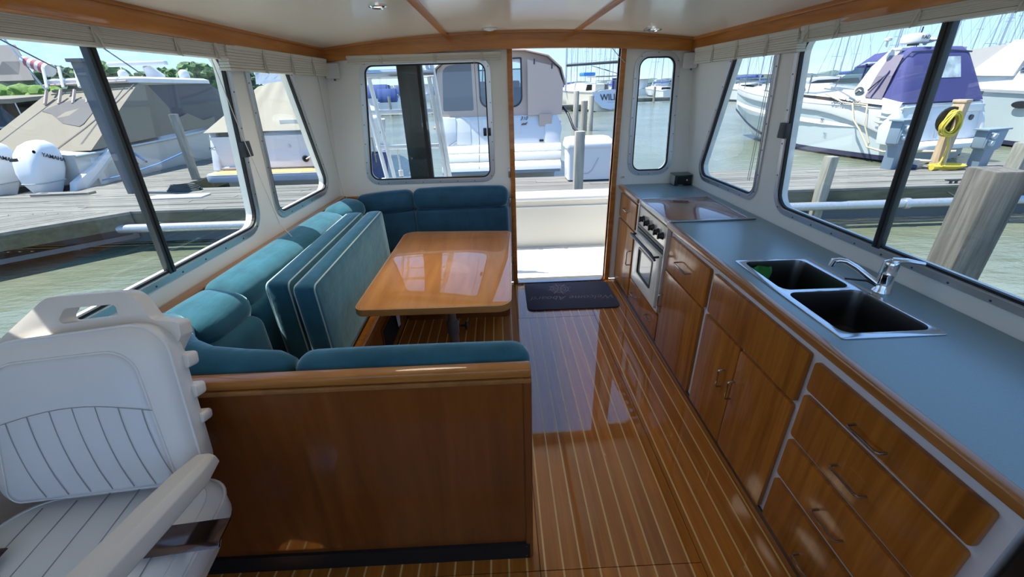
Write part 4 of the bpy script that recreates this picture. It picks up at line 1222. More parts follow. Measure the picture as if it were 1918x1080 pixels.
bxl('drain_fitting', M_letter, cr1, .92, 1.02, ty(1.28)-.01, ty(1.28)+.02, 1.255, 1.305)
text('hull_number', '310', .115, frame_m((.56, ty(1.77)-.004, 1.775), (1, 0, 0), (0, .27, 1)), M_letter, cr1, .002, .3)
em = MB(); em.tube([(.50, ty(1.66)-.004, 1.635), (.54, ty(1.66)-.004, 1.665), (.60, ty(1.66)-.004, 1.66), (.64, ty(1.66)-.004, 1.69)], .012, 6).tube([(.52, ty(1.64)-.004, 1.64), (.62, ty(1.64)-.004, 1.645)], .008, 6)
em.build('emblem', plain('bronze_mark', (.12, .09, .05), .5), cr1, local=True)
# canvas enclosure: aft panel with openings, sides and roof
arch = [(-1.40, 1.80), (-1.47, 2.55), (-1.40, 2.86), (-1.15, 3.03), (-.6, 3.13), (.0, 3.19), (.6, 3.17), (1.10, 3.05), (1.40, 2.80), (1.50, 2.45), (1.44, 1.86)]
wl = roundpoly([(-1.34, 1.98), (-.62, 1.98), (-.62, 3.00), (-1.28, 2.92)], [.04, .04, .05, .2], 5)
wc = roundpoly([(-.47, 2.02), (.54, 2.02), (.54, 3.06), (-.47, 3.04)], [.22, .22, .03, .03], 6)
def CY(x, z): return .04+.10*(z-1.8)
MB().plate([arch, wl, wc], lambda x, z: (x, CY(x, z), z), lambda x, z: (x, CY(x, z)+.02, z)).build('aft_canvas', M_taupe, cr1, local=True)
MB().plate([wl], lambda x, z: (x, CY(x, z)+.008, z), lambda x, z: (x, CY(x, z)+.012, z)).build('vinyl_window', plain('grey_vinyl', (.15, .155, .165), .25, bump=.25, bscale=7), cr1, local=True)
MB().plate([wc], lambda x, z: (x, CY(x, z)+.008, z), lambda x, z: (x, CY(x, z)+.012, z)).build('vinyl_window', M_clear, cr1, local=True)
wci = roundpoly([(-.435, 2.055), (.505, 2.055), (.505, 3.03), (-.435, 3.01)], [.2, .2, .02, .02], 6)
MB().ring(wci, wc, lambda x, z: (x, CY(x, z)-.006, z), lambda x, z: (x, CY(x, z)+.004, z)).build('zip_binding', M_letter, cr1, local=True)
rf = MB(); ar2 = arch[1:-1]
rf.loft([[(x*1.02, .02+.10*(z-1.8)-(.12 if z > 2.9 else 0), z+.02) for x, z in ar2], [(x*1.0, 1.6, z+.05) for x, z in ar2], [(x*.92, 3.4, z-.05) for x, z in ar2]], closed=False)
rf.build('canvas_top', plain('pale_tan_canvas', (.66, .56, .49), .8, bump=.1, bscale=6), cr1, smooth=60, local=True)
ed = [(x*1.03, .0+.10*(z-1.8)-(.12 if z > 2.9 else 0), z+.02) for x, z in ar2]; MB().tube(ed, .022, 6).build('top_hem', M_taupe, cr1, smooth=60, local=True)
for s in (-1, 1):
    sd_ = MB(); sd_.loft([[(s*1.44, .05, 1.86), (s*1.47, .12, 2.55), (s*1.30, .14, 2.95)], [(s*1.40, 3.0, 1.95), (s*1.38, 3.0, 2.6), (s*1.22, 3.0, 2.95)]], closed=False)
    sd_.build('side_canvas', M_taupe, cr1, local=True)
prl('tan_panel', plain('tan_panel_canvas', (.56, .44, .375), .85, bump=.1, bscale=5), cr1, [(.66, 1.84), (1.46, 1.84), (1.48, 2.5), (1.32, 2.84), (.66, 3.0)], 'y', -.03, .035)
prl('canvas_flap', M_taupe, cr1, [(.92, 1.60), (1.22, 1.60), (1.22, 1.86), (.92, 1.86)], 'y', -.07, -.05)
for x, z in ((.80, 2.90), (1.20, 2.80)): bxl('strap', M_letter, cr1, x, x+.025, -.045, -.03, z, z+.11)
bxl('seat_back', plain('seat_taupe', (.22, .17, .15), .7), cr1, -1.2, .9, 1.6, 1.8, 1.6, 2.45, .04)
bxl('helm_seat', plain('seat_pale', (.55, .48, .42), .6), cr1, -.9, .6, 2.4, 2.7, 1.9, 2.62, .05)
ws = MB(); ws.add([(-1.2, 3.6, 2.15), (1.2, 3.6, 2.15), (1.05, 3.3, 2.95), (-1.05, 3.3, 2.95)], [(0, 1, 2, 3)]); ws.build('windscreen', M_wind, cr1, local=True)
for a, b in (((-.42, .3, 2.2), (-.34, .3, 3.1)), ((-.12, .4, 2.4), (-.12, .5, 3.05)), ((.30, .4, 2.3), (.30, .5, 3.05))): MB().tube([a, b], .014, 6).build('frame_tube', M_alud, cr1, local=True)
MB().tube([(-1.0, .5, 2.82), (.9, .5, 2.84)], .014, 6).build('frame_tube', M_alud, cr1, local=True)
gr_ = MB().tube([(1.30, .3, 1.95), (1.52, .1, 1.98), (1.60, -.1, 1.85), (1.70, -.35, 1.55), (1.86, -.55, 1.40)], .030, 8); gr_.build('fishing_rod_holder', M_black, cr1, smooth=60, local=True)
MB().tube([(-1.25, -.2, 1.22), (-1.05, -.25, 1.34)], .02, 6).build('grab_handle', M_steel, cr1, local=True)
MB().tube([(-1.6, .02, 1.62), (-.2, .0, 1.66)], .03, 8).build('boat_hook', plain('orange_pole', (.55, .33, .12), .5), cr1, local=True)

# --- tan covered express boat at the left, stern to the dock
cr2 = thing('express_boat', 'white express boat under a sand canvas cover with a teak swim platform', 'boat', (-5.20, 10.15, WZ)); cr2['_local'] = 1
hull(cr2, 8.5, 2.86, 1.62, 1.95, M_gel, M_navy)
tw2 = [(-.10, .92), (.3, .92), (.3, 1.70), (.10, 1.70)]
prl('transom_pod', M_gel, cr2, tw2, 'x', -.82, 1.30, .05)
prl('quarter', M_gel, cr2, [(-.12, .90), (.3, .90), (.3, 1.74), (.16, 1.74)], 'x', -1.44, -1.28, .03)
prl('quarter', M_gel, cr2, [(-.12, .90), (.3, .90), (.3, 1.74), (.16, 1.74)], 'x', 1.26, 1.44, .03)
prl('walkthrough_canvas', plain('inner_tan_canvas', (.30, .255, .21), .85, bump=.1), cr2, [(.16, .95), (.22, .95), (.3, 1.70), (.24, 1.70)], 'x', -1.28, -.82)  # tan canvas inside the walk-through opening
bxl('step_teak', M_teak2, cr2, -1.27, -.80, -.05, .18, .905, .925)
pl2 = roundpoly([(-1.44, -.02), (-1.40, -.62), (1.30, -.66), (1.50, -.02)], [.05, .25, .3, .05], 6)
MB().prism(pl2, 'z', .72, .865).build('swim_platform', M_bluegrey, cr2, local=True, bevel=.02)
def kp(l, k): return [(.0+(p[0])*k, -.32+(p[1]+.32)*k) for p in l]
MB().prism(kp(pl2, .985), 'z', .865, .885).build('platform_lip', M_gel, cr2, local=True, bevel=.006)
MB().prism(kp(pl2, .90), 'z', .885, .893).build('platform_teak', M_teak2, cr2, local=True)
MB().tube([(-1.44, -.03, .94), (1.44, -.03, .94)], .03, 8).build('stern_rail', M_gel, cr2, local=True)
l = roundpoly([(.10, 1.28), (.62, 1.28), (.62, 1.62), (.10, 1.62)], .03, 3)
MB().plate([l], lambda x, z: (x, .02+.2*(z-1.3)/.78-.03, z), lambda x, z: (x, .12, z)).build('locker_door', M_gel, cr2, local=True, bevel=.006)
MB().lathe([(.03, 0), (.03, -.03), (.001, -.03)], (.38, .0, 1.38), 12, 'y').build('door_latch', M_alu, cr2, local=True)
MB().lathe([(.075, .0), (.075, -.03), (.055, -.03), (.05, .0)], (.72, -.07, 1.10), 16, 'y').build('exhaust_port', M_alud, cr2, local=True)
MB().lathe([(.055, .0), (.055, -.02), (.001, -.02)], (1.16, -.09, .97), 12, 'y').build('drain', M_alud, cr2, local=True)
MB().tube([(.75, -.12, 1.10), (1.0, -.20, 1.22), (1.2, -.22, 1.40), (1.5, -.1, 1.6)], .016, 6).build('mooring_line', plain('white_rope', (.7, .66, .6), .9), cr2, smooth=60, local=True)
text('hull_number', '310', .08, frame_m((.95, .075, 1.64), (1, 0, 0), (0, .25, 1)), M_letter, cr2, .002, .3)
text('registration', 'MC', .10, frame_m((-1.36, -.035, 1.38), (1, 0, 0), (0, .3, 1)), M_letter, cr2, .002, .2)
# sloping cover with folds
cv = MB(); rows = []
for i in range(9):
    v = i/8; row = []
    for j in range(25):
        u = -1+2*j/24
        w = 1.45*(1-v)+.74*v
        y = -.02+1.55*v; z = 1.72+1.02*v-.10*abs(u)**3*v
        y += .05*math.sin(u*16+1.5*v)*v*(1-.3*v); z -= .05*(1-u*u)*math.sin(PI*v)
        row.append((u*w, y, z))
    rows.append(row)
cv.loft(rows, closed=False); cv.build('aft_cover', M_cream2, cr2, smooth=70, local=True)
for s in (-1, 1):
    c2_ = MB(); c2_.loft([[(s*1.45, -.02, 1.72), (s*.74, 1.53, 2.64)], [(s*1.45, 2.6, 1.80), (s*1.0, 2.6, 2.66)]], closed=False); c2_.build('side_cover', M_cream2, cr2, local=True)
vn = MB(); rows = []
for i in range(7):
    v = i/6
    rows.append([(u*(.80-.05*v), 1.54+.25*v+.03*math.sin(u*23+5*v), 2.70+.62*v) for u in [-1+2*j/14 for j in range(15)]])
vn.loft(rows, closed=False); vn.build('clear_vinyl_panel', plain('crumpled_vinyl', (.42, .47, .53), .15, bump=.9, bscale=9), cr2, smooth=70, local=True)
prl('canvas_top', M_cream2, cr2, [(-.8, 3.30), (.8, 3.30), (.7, 3.38), (-.7, 3.38)], 'y', 1.75, 4.0)
bxl('window_patch', plain('pale_patch', (.70, .64, .54), .7), cr2, .2, .62, .20, .24, 1.80, 1.93)

# --- outboard boat under a tan cover at the far left
cr3 = thing('centre_console_boat', 'grey hulled fishing boat under a tan and dark grey cover with two white outboards', 'boat', (-10.98, 10.0, WZ)); cr3['_local'] = 1
M_hull3 = plain('pale_grey_hull', (.52, .54, .52), .3)
hull(cr3, 11.0, 3.0, 1.36, 1.85, M_hull3, None, None, M_gelgrey)
# stern quarter moulding sweeping down to the engine well
q = MB()
o_ = [(-.45, .62), (-.35, .82), (.25, 1.06), (.85, 1.40), (1.30, 1.44), (1.30, 1.30), (.95, 1.26), (.35, .86), (-.20, .60)]
q.prism(o_, 'x', 1.36, 1.52); q.build('quarter_moulding', M_gel, cr3, local=True, bevel=.03)
prl('quarter_trim', M_gelgrey, cr3, [(-.20, .66), (.30, .93), (.9, 1.29), (.92, 1.26), (.33, .89), (-.18, .63)], 'x', 1.515, 1.53)
bxl('transom', M_gel, cr3, -1.45, 1.40, .35, .55, .5, 1.30)
bxl('transom_shelf', M_gel, cr3, -1.45, 1.45, -.40, .40, .45, .60)
bxl('blue_decal', plain('blue_decal', (.06, .16, .42), .4), cr3, 1.0, 1.20, .335, .35, 1.02, 1.14)
for y in (1.25, 1.55, 1.85): MB().lathe([(.03, 0), (.03, .02), (.001, .02)], (1.44, y, .93), 8, 'x').build('through_hull', M_alud, cr3, local=True)
def motor(px, py, nm):
    m = MB(); rings = []
    # rings along height: (z, half width, y front, y back)
    for z, w, y0, y1 in ((.60, .14, -.42, -.05), (.72, .19, -.50, -.02), (.90, .24, -.62, .02), (1.10, .285, -.66, .06), (1.30, .295, -.66, .06), (1.48, .28, -.62, .02), (1.62, .235, -.52, -.06), (1.70, .14, -.38, -.16), (1.72, .03, -.30, -.24)):
        l = roundpoly([(px-w, py+y0), (px+w*.94, py+y0), (px+w, py+y1), (px-w, py+y1)], w*.55, 5)
        rings.append([(x, y+ (z-1.1)*.25, z) for x, y in l])
    m.loft(rings)
    e = m.build('outboard_motor', plain('outboard_white', (.74, .75, .76), .2), cr3, smooth=60, local=True)
    MB().box(px-.11, px+.11, py-.34, py-.08, -.4, .62).build('motor_leg', M_alud, e, local=True, bevel=.03)
    MB().box(px-.10, px+.10, py-.20, py+.42, .55, .72).build('motor_bracket', M_black, e, local=True, bevel=.02)
    bd = MB(); r_ = rings[3]; bd.tube([(p[0]*1.0+(p[0]-px)*.012, p[1], p[2]-.02) for p in rings[2]]+[(rings[2][0][0], rings[2][0][1], rings[2][0][2]-.02)], .012, 5, False)
    bd.build('cowl_seam', M_gelgrey, e, local=True)
    t = text('lettering', 'YAMAHA', .115, frame_m((px+.303, py-.20, 1.36), (0, 1, -.42), (0, .42, 1)), M_letter, cr3, .003, 0, off=.001)
    t.parent = e
    MB().lathe([(.035, 0), (.035, .004), (.022, .004), (.022, 0)], (px+.300, py-.55, 1.52), 14, 'x').build('round_mark', M_letter, e, local=True)
    MB().box(px-.06, px+.06, py-.76, py-.70, 1.36, 1.42).build('cowl_vent', M_black, e, local=True)
motor(.95, -.10, 'a'); motor(-.05, -.10, 'b'); motor(-1.0, -.10, 'c')
# cover
Sr, Sl = (1.42, .45, 1.40), (-1.42, .45, 1.38)
Hra, Hla, Hrf, Hlf = (1.22, 2.9, 2.84), (-1.15, 2.9, 2.74), (1.22, 6.0, 2.86), (-1.15, 6.0, 2.86)
G1, G2, Bw = (1.50, 3.2, 1.52), (1.42, 6.6, 1.66), (.55, 9.4, 1.80)
def facet(nm, mat, pts, n=1): return MB().add(pts, [tuple(range(len(pts)))]).build(nm, mat, cr3, local=True)
facet('aft_cover', M_tan, [Sl, Sr, Hra, Hla])
facet('side_cover', M_tan, [Sr, G1, (1.36, 3.55, 2.2), (1.24, 3.2, 2.80), Hra])
facet('side_cover', M_shade, [G1, G2, Hrf, (1.24, 3.2, 2.80), (1.36, 3.55, 2.2)])
facet('front_cover', M_shade, [G2, Bw, (-.5, 9.4, 1.80), Hlf, Hrf])
facet('side_cover', M_tan, [Sl, Hla, Hlf, (-1.42, 6.6, 1.66)])
facet('tan_gusset', M_tan, [(1.515, 3.25, 1.55), (1.505, 5.2, 1.60), (1.49, 5.3, 1.86), (1.487, 4.7, 1.78), (1.455, 4.1, 2.02), (1.475, 3.6, 1.92)])
def on_aft(a, b):   # bilinear on the aft cover
    p = [Vector(Sl), Vector(Sr), Vector(Hra), Vector(Hla)]
    q = (p[0]*(1-a)+p[1]*a)*(1-b)+(p[3]*(1-a)+p[2]*a)*b
    return q + Vector((0, -.02, .012))
facet('mesh_window', M_shade, [on_aft(a, b) for a, b in ((.20, .62), (.34, .56), (.55, .40), (.74, .34), (.76, .38), (.755, .72), (.64, .74), (.46, .80), (.30, .72))])
sm = MB().tube([on_aft(.70, .02), on_aft(.80, .30), on_aft(.92, .70), on_aft(.97, .98)], .012, 5); sm.build('cover_seam', M_taupe, cr3, local=True)
tp3 = roundpoly([(-1.22, 2.75), (1.30, 2.75), (1.30, 6.1), (-1.22, 6.1)], .25, 5)
MB().loft([[(x, y, 2.86) for x, y in tp3], [(x, y, 2.96) for x, y in tp3], [(x*.93, 4.4+(y-4.4)*.93, 3.01) for x, y in tp3]]).build('hardtop', M_gel, cr3, smooth=50, local=True)
MB().tube([(.35, 4.9, 3.0), (.30, 4.75, 3.28), (.28, 4.7, 3.36)], [.26, .15, .10], 10).build('radar_pedestal', M_gel, cr3, smooth=60, local=True)
MB().rbox((.10, 4.65, 3.42), (1.75, .16, .13), .04, 2, None, (4, 1, 1)).build('radar_array', M_gel, cr3, smooth=50, local=True)
for x, y, r in ((-.25, 4.4, .13), (.95, 5.3, .15)):
    MB().lathe([(r*.9, 3.0), (r, 3.08), (r*.9, 3.2), (r*.4, 3.26), (.001, 3.27)], (x, y, 0), 16).build('antenna_dome', M_gel, cr3, smooth=60, local=True)
for i in range(4):
    x = -1.0+.42*i
    MB().tube([(x+.1, 2.55, 2.78), (x-.15, 2.95, 3.28)], .035, 8).build('rod_holder', M_gel, cr3, local=True)
for i in range(4):
    x = -.85+.36*i
    MB().tube([(x, 2.45, 2.72), (x+.03, 2.2, 2.40)], .035, 6).build('rod_tube', M_taupe, cr3, local=True)
MB().tube([(-1.1, 2.7, 2.85), (1.1, 2.7, 2.9)], .03, 6).build('rocket_rail', M_taupe, cr3, local=True)
MB().tube([(1.54, 1.3, 1.34), (1.62, 1.6, 1.0)], .03, 6).build('blue_line', plain('blue_rope', (.12, .28, .60), .8), cr3, local=True)
tag(MB().tube([(-9.47, 10.3, -.02), (-8.9, 10.34, .09), (-8.1, 10.42, .30), (-7.50, 10.5, .52)], .018, 6).build('mooring_rope', plain('blue_rope', (.12, .28, .60), .8), smooth=60), 'blue mooring rope stretched from the grey hull to the finger pier piling', 'rope')
for (a, b) in (((-.6, 3.2, 3.0), (-3.4, .5, 6.2)), ((1.0, 3.6, 3.0), (-1.2, 1.0, 6.4))):
    MB().tube([a, b], .018, 5).build('outrigger', M_alud, cr3, local=True)

# flag
fg = thing('furled_flag', 'furled red and white striped flag on a pole at the far left', 'flag', (-16.2, 17, 2.2))
MB().tube([(-15.6, 17, .5), (-17.3, 17, 5.2)], .03, 6).build('pole', M_alu, fg)
for i in range(7):
    rr = MB(); a = Vector((-16.47, 17, 3.02)); d = Vector((.78, 0, -.32))
    c = a+d*(i+.5)/7
    rr.tube([c-d*.066, c+d*.066], [.15+.012*i, .155+.012*i], 10)
    rr.build('red_stripe' if i % 2 else 'white_stripe', plain('flag_red', (.38, .12, .15), .8) if i % 2 else plain('flag_white', (.7, .66, .66), .8), fg, smooth=50)
# far-left runabout
cr4 = thing('runabout', 'white runabout with a dark windscreen moored at the far left edge', 'boat', (-18.9, 17.2, WZ), .15); cr4['_local'] = 1
hull(cr4, 7.5, 2.7, 1.55, 1.9, M_gel, M_navy)
prl('windscreen', M_smoke, cr4, [(1.5, 1.6), (4.6, 1.75), (3.2, 2.5), (1.9, 2.55)], 'x', -1.0, 1.0)
prl('canopy', M_tan, cr4, [(-.2, 2.45), (2.6, 2.65), (2.6, 2.75), (-.2, 2.6)], 'x', -1.1, 1.1)
bxl('red_light', plain('red_plastic', (.6, .05, .03), .4), cr4, 1.2, 1.32, .9, 1.0, 1.5, 1.75)
for x in (-1, 1): MB().tube([(x, .1, 1.55), (x, .1, 2.5)], .02, 6).build('canopy_pole', M_alu, cr4, local=True)

# --- blue canvas cruiser at the right
cr5 = thing('sport_cruiser', 'white sport cruiser with a royal blue canvas enclosure moored on the right', 'boat', (13.35, 13.0, WZ), .20); cr5['_local'] = 1
hull(cr5, 8.8, 3.35, 1.58, 2.15, M_hull3 if False else plain('cool_grey_hull', (.50, .57, .59), .22), M_navy)
# white upper topsides band following the sheer
bd = MB(); rows = []
for i in range(17):
    u = i/16; b = 3.35/2*(1-max(0, (u-.30)/.70)**2.3)*(.94+.06*min(1, u/.3)); b = max(b, .02)
    zs = 1.58+.57*u**1.5; zl = zs-.26-.62*max(0, 1-u/.32)**1.6
    rows.append([(-b-.012, 8.8*u, zl), (-b-.03, 8.8*u, zl+.05), (-b-.02, 8.8*u, zs), (-b+.06, 8.8*u, zs+.03)])
bd.loft(rows, closed=False); bd.build('topside_band', M_gel, cr5, smooth=60, local=True)
st_ = MB(); rows = []
for i in range(15):
    u = .09+i/16; u = min(u, 1); b = 3.35/2*(1-max(0, (u-.30)/.70)**2.3)*(.94+.06*min(1, u/.3)); b = max(b, .02)*.975
    zs = 1.58+.57*u**1.5-.62; k = max(0, min(1, (u-.09)*6))
    rows.append([(-b-.012+.03*(1-u), 8.8*u, zs-.06*k), (-b-.012+.03*(1-u), 8.8*u, zs+.08*k)])
st_.loft(rows, closed=False); st_.build('hull_stripe', plain('pale_stripe', (.72, .76, .77), .3), cr5, local=True)
for z, y0, y1 in ((1.42, .35, 1.5), (1.30, .55, 1.75), (1.16, .9, 1.8)):
    MB().tube([(-1.64, y0, z), (-1.69, (y0+y1)/2, z-.01), (-1.70, y1, z+.02)], [.012, .03, .012], 6).build('side_vent', M_gelgrey, cr5, smooth=60, local=True)
# transom and platform
prl('transom', plain('blue_white_gelcoat', (.60, .64, .68), .25), cr5, [(-.15, .62), (.3, .62), (.3, 1.72), (.05, 1.66)], 'x', -1.50, 1.50, .05)
for s in (-1, 1): prl('stern_quarter', M_gel, cr5, [(-.30, .55), (.4, .55), (.6, 1.75), (.10, 1.68), (-.1, 1.2)], 'x', s*1.58-.1, s*1.58+.1, .05)
MB().prism(roundpoly([(-1.62, .0), (-1.55, -.85), (1.55, -.85), (1.62, .0)], [.05, .25, .25, .05], 5), 'z', .48, .62).build('swim_platform', M_gel, cr5, local=True, bevel=.03)
l = roundpoly([(-.55, 1.18), (.60, 1.18), (.60, 1.56), (-.55, 1.56)], .03, 3)
MB().plate([l], lambda x, z: (x, -.075+.19*(z-1.0)-.02, z), lambda x, z: (x, .1, z)).build('transom_door', plain('blue_white_gelcoat', (.60, .64, .68), .25), cr5, local=True, bevel=.006)
text('hull_number', '280', .12, frame_m((.42, .0, 1.44), (1, 0, 0), (0, .19, 1)), M_letter, cr5, .002, .3)
MB().lathe([(.08, .02), (.08, -.02), (.001, -.02)], (1.15, -.05, 1.22), 14, 'y').build('stern_fitting', M_alud, cr5, local=True)
bxl('stern_locker', plain('blue_white_gelcoat', (.60, .64, .68), .25), cr5, .85, 1.45, -.06, .1, 1.40, 1.60, .01)
# superstructure forward of the cockpit
cab = MB(); rows = []
for y, w, z in ((3.2, 1.45, 1.95), (4.6, 1.42, 2.10), (6.2, 1.25, 2.22), (7.8, .95, 2.25), (9.4, .45, 2.22), (10.2, .1, 2.15)):
    zs = 1.58+.57*(y/11)**1.5
    rows.append([(-w, y, zs), (-w*.93, y, z-.06), (-w*.75, y, z), (w*.75, y, z), (w*.93, y, z-.06), (w, y, zs)])
cab.loft(rows, closed=False); cab.build('foredeck', M_gel, cr5, smooth=40, local=True)
cs = MB(); cs.loft([[(-1.66, .2, 1.60), (-1.60, .2, 1.72), (-1.48, .2, 1.72)], [(-1.68, 2.2, 1.66), (-1.58, 2.2, 1.86), (-1.48, 2.2, 1.86)], [(-1.66, 4.4, 1.74), (-1.46, 4.4, 2.10), (-1.36, 4.4, 2.10)]], closed=False)
cs.build('cockpit_coaming', M_gel, cr5, smooth=40, local=True)
# white arch
for s in (-1, 1):
    ar = MB(); ar.loft([[(s*1.55, 3.0, 1.80), (s*1.55, 4.5, 1.85), (s*1.42, 4.5, 1.85), (s*1.42, 3.0, 1.80)], [(s*1.42, 3.0, 2.6), (s*1.42, 3.9, 2.7), (s*1.32, 3.9, 2.7), (s*1.32, 3.0, 2.6)], [(s*1.25, 2.5, 3.10), (s*1.25, 3.3, 3.14), (s*1.12, 3.3, 3.05), (s*1.12, 2.5, 3.02)]])
    ar.build('arch_leg', M_gel, cr5, smooth=40, local=True)
MB().rbox((0, 2.85, 3.13), (2.55, .85, .10), .04, 2, None, (4, 2, 1)).build('arch_top', M_gel, cr5, smooth=40, local=True)
# windscreen and forward blue top
wsn = MB(); wsn.add([(-1.36, 3.9, 2.10), (-1.20, 6.5, 2.22), (-1.05, 5.3, 2.72), (-1.28, 4.0, 2.78)], [(0, 1, 2, 3)]).add([(-1.20, 6.5, 2.22), (1.20, 6.5, 2.22), (1.05, 5.3, 2.72), (-1.05, 5.3, 2.72)], [(0, 1, 2, 3)])
wsn.build('windscreen', M_wind, cr5, local=True)
MB().tube([(-1.37, 3.9, 2.11), (-1.21, 6.5, 2.23), (1.21, 6.5, 2.23)], .03, 6).build('windscreen_frame', M_alu, cr5, local=True)
MB().tube([(-1.29, 3.9, 2.78), (-1.06, 5.3, 2.73), (1.06, 5.3, 2.73)], .035, 6).build('windscreen_top', M_blue, cr5, local=True)
ft = MB(); ft.loft([[(-1.28, 3.4, 2.85), (-1.15, 3.4, 3.10), (1.15, 3.4, 3.10), (1.28, 3.4, 2.85)], [(-1.25, 4.4, 2.85), (-1.1, 4.4, 3.06), (1.1, 4.4, 3.06), (1.25, 4.4, 2.85)], [(-1.08, 5.3, 2.74), (-.95, 5.2, 2.86), (.95, 5.2, 2.86), (1.08, 5.3, 2.74)]], closed=False)
ft.build('forward_canvas', M_blue, cr5, smooth=50, local=True)
MB().tube([(-1.24, 4.5, 2.80), (-1.24, 4.5, 2.30)], .04, 6).build('canvas_strut', M_blue, cr5, local=True)
# big blue aft enclosure
bo = [(-1.60, .15), (1.60, .15), (1.60, 3.5), (-1.60, 3.5)]
lo_ = roundpoly(bo, [.25, .25, .05, .05], 6); mi_ = roundpoly([(-1.46, .95), (1.36, .95), (1.40, 3.3), (-1.45, 3.3)], [.3, .3, .05, .05], 6)
hi_ = roundpoly([(-1.26, 1.6), (1.08, 1.6), (1.15, 3.1), (-1.25, 3.1)], [.3, .3, .05, .05], 6); tp_2 = roundpoly([(-1.0, 1.9), (.86, 1.9), (.9, 2.9), (-1.0, 2.9)], [.25, .25, .05, .05], 6)
zt = lambda p: 1.70+.10*p[1]/3.5
MB().loft([[(*p, zt(p)) for p in lo_], [(*p, 2.40) for p in mi_], [(*p, 3.00) for p in hi_], [(*p, 3.17) for p in tp_2]]).build('aft_canvas', M_blue, cr5, smooth=60, local=True)
# translucent side panel, clear aft window, seams
def Pc(x, z):   # point on the sloping aft face
    if z < 2.40: y = .15+(z-1.71)*(.80/.69)
    else: y = .95+(z-2.40)*(.65/.60)
    return (x, y-.02, z)
MB().add([Pc(-.45, 2.90), Pc(-.15, 2.34), Pc(.62, 2.34), Pc(.62, 2.90)], [(0, 1, 2, 3)]).build('clear_window', plain('clear_window_sheet', (.50, .56, .56), .12, var=.35, vscale=4), cr5, local=True)
wp = MB().add([(-1.622, 2.0, 1.80), (-1.622, 3.45, 1.86), (-1.50, 3.30, 2.42), (-1.545, 1.9, 2.42)], [(0, 1, 2, 3)]).add([(-1.545, 1.9, 2.425), (-1.50, 3.30, 2.425), (-1.30, 3.15, 2.98), (-1.33, 2.0, 2.98)], [(0, 1, 2, 3)])
wp.build('mesh_side_panel', plain('violet_grey_mesh', (.20, .17, .22), .6), cr5, local=True)
MB().tube([(-1.64, 3.3, 2.05), (-1.44, 2.2, 2.62), (-1.24, 1.62, 3.03), (0, 1.66, 3.08), (1.08, 1.62, 3.02)], .022, 6).build('canvas_hem', M_navy, cr5, smooth=60, local=True)
MB().tube([(-1.60, 2.9, 1.85), (-1.50, 2.3, 2.55)], .05, 6).build('side_strap', M_blue, cr5, local=True)
# radar dome, antenna dome, small gear
MB().lathe([(.26, 3.22), (.33, 3.25), (.34, 3.38), (.30, 3.46), (.15, 3.49), (.001, 3.49)], (-.25, 2.75, 0), 28).build('radar_dome', M_gel, cr5, smooth=50, local=True)
MB().lathe([(.14, 3.17), (.14, 3.22)], (-.25, 2.75, 0), 12).build('radar_mount', M_alud, cr5, local=True)
text('radar_lettering', 'RAD', .13, frame_m((-.32, 2.405, 3.36), (1, -.2, 0), (0, 0, 1)), M_letter, cr5, .003)
MB().lathe([(.03, 3.16), (.06, 3.20), (.36, 3.28), (.06, 3.38), (.001, 3.40)], (.75, 2.75, 0), 20).build('satellite_dome', M_gel, cr5, smooth=30, local=True)
MB().lathe([(.03, 3.15), (.03, 3.3), (.10, 3.32), (.10, 3.38), (.001, 3.42)], (-1.05, 2.9, 0), 12).build('gps_dome', M_gel, cr5, smooth=40, local=True)
MB().tube([(-.62, 2.7, 3.15), (-.60, 2.7, 3.70)], [.02, .03], 6).build('antenna', M_alud, cr5, local=True)
MB().tube([(.30, 2.7, 3.15), (.33, 2.7, 3.75)], [.015, .02], 6).build('antenna', M_alud, cr5, local=True)
MB().lathe([(.17, 0), (.17, -.02), (.001, -.02)], (-1.56, 3.95, 2.02), 20, 'x').xf(Matrix.Translation((0, 3.95, 2.02)) @ Matrix.Diagonal((1, 1.5, .75, 1)) @ Matrix.Translation((0, -3.95, -2.02))).build('oval_emblem', plain('emblem_grey', (.12, .14, .17), .3, metal=.4), cr5, local=True)
MB().tube([(-1.585, 4.15, 1.98), (-1.585, 3.95, 2.06), (-1.585, 3.80, 2.02)], .02, 6).build('emblem_mark', M_alu, cr5, local=True)
text('script_lettering', 'Sundancer', .23, frame_m((-1.715, 4.05, 1.72), (0, -1, 0), (.2, 0, 1)), M_letter, cr5, .004, .35)
text('registration', '781', .20, frame_m((-1.745, 5.5, 1.10), (0, -1, 0), (-.05, 0, 1)), M_letter, cr5, .004)
MB().lathe([(.16, 0), (.16, -.02), (.001, -.02)], (-1.02, 7.6, 2.06), 18, 'x').xf(Matrix.Translation((0, 7.6, 0)) @ Matrix.Diagonal((1, 1.4, 1, 1)) @ Matrix.Translation((0, -7.6, 0))).build('porthole', M_letter, cr5, local=True)
rl = MB(); pr_ = [(-1.45, 5.8, 2.05), (-1.42, 5.6, 2.45), (-1.38, 7.0, 2.55), (-1.05, 8.8, 2.62), (-.55, 10.2, 2.66), (0, 11.0, 2.66), (.55, 10.2, 2.66), (1.05, 8.8, 2.62)]
rl.tube(pr_, .022, 6)
for a in pr_[2:]: rl.tube([a, (a[0], a[1], a[2]-.62)], .016, 5)
rl.build('bow_rail', M_steel, cr5, smooth=60, local=True)
MB().tube([(-1.60, 6.2, 2.1), (-1.62, 5.2, 2.05), (-1.66, 3.9, 1.78)], .022, 6).build('side_rail', M_steel, cr5, local=True)
rope_m = plain('tan_rope', (.55, .48, .33), .9)
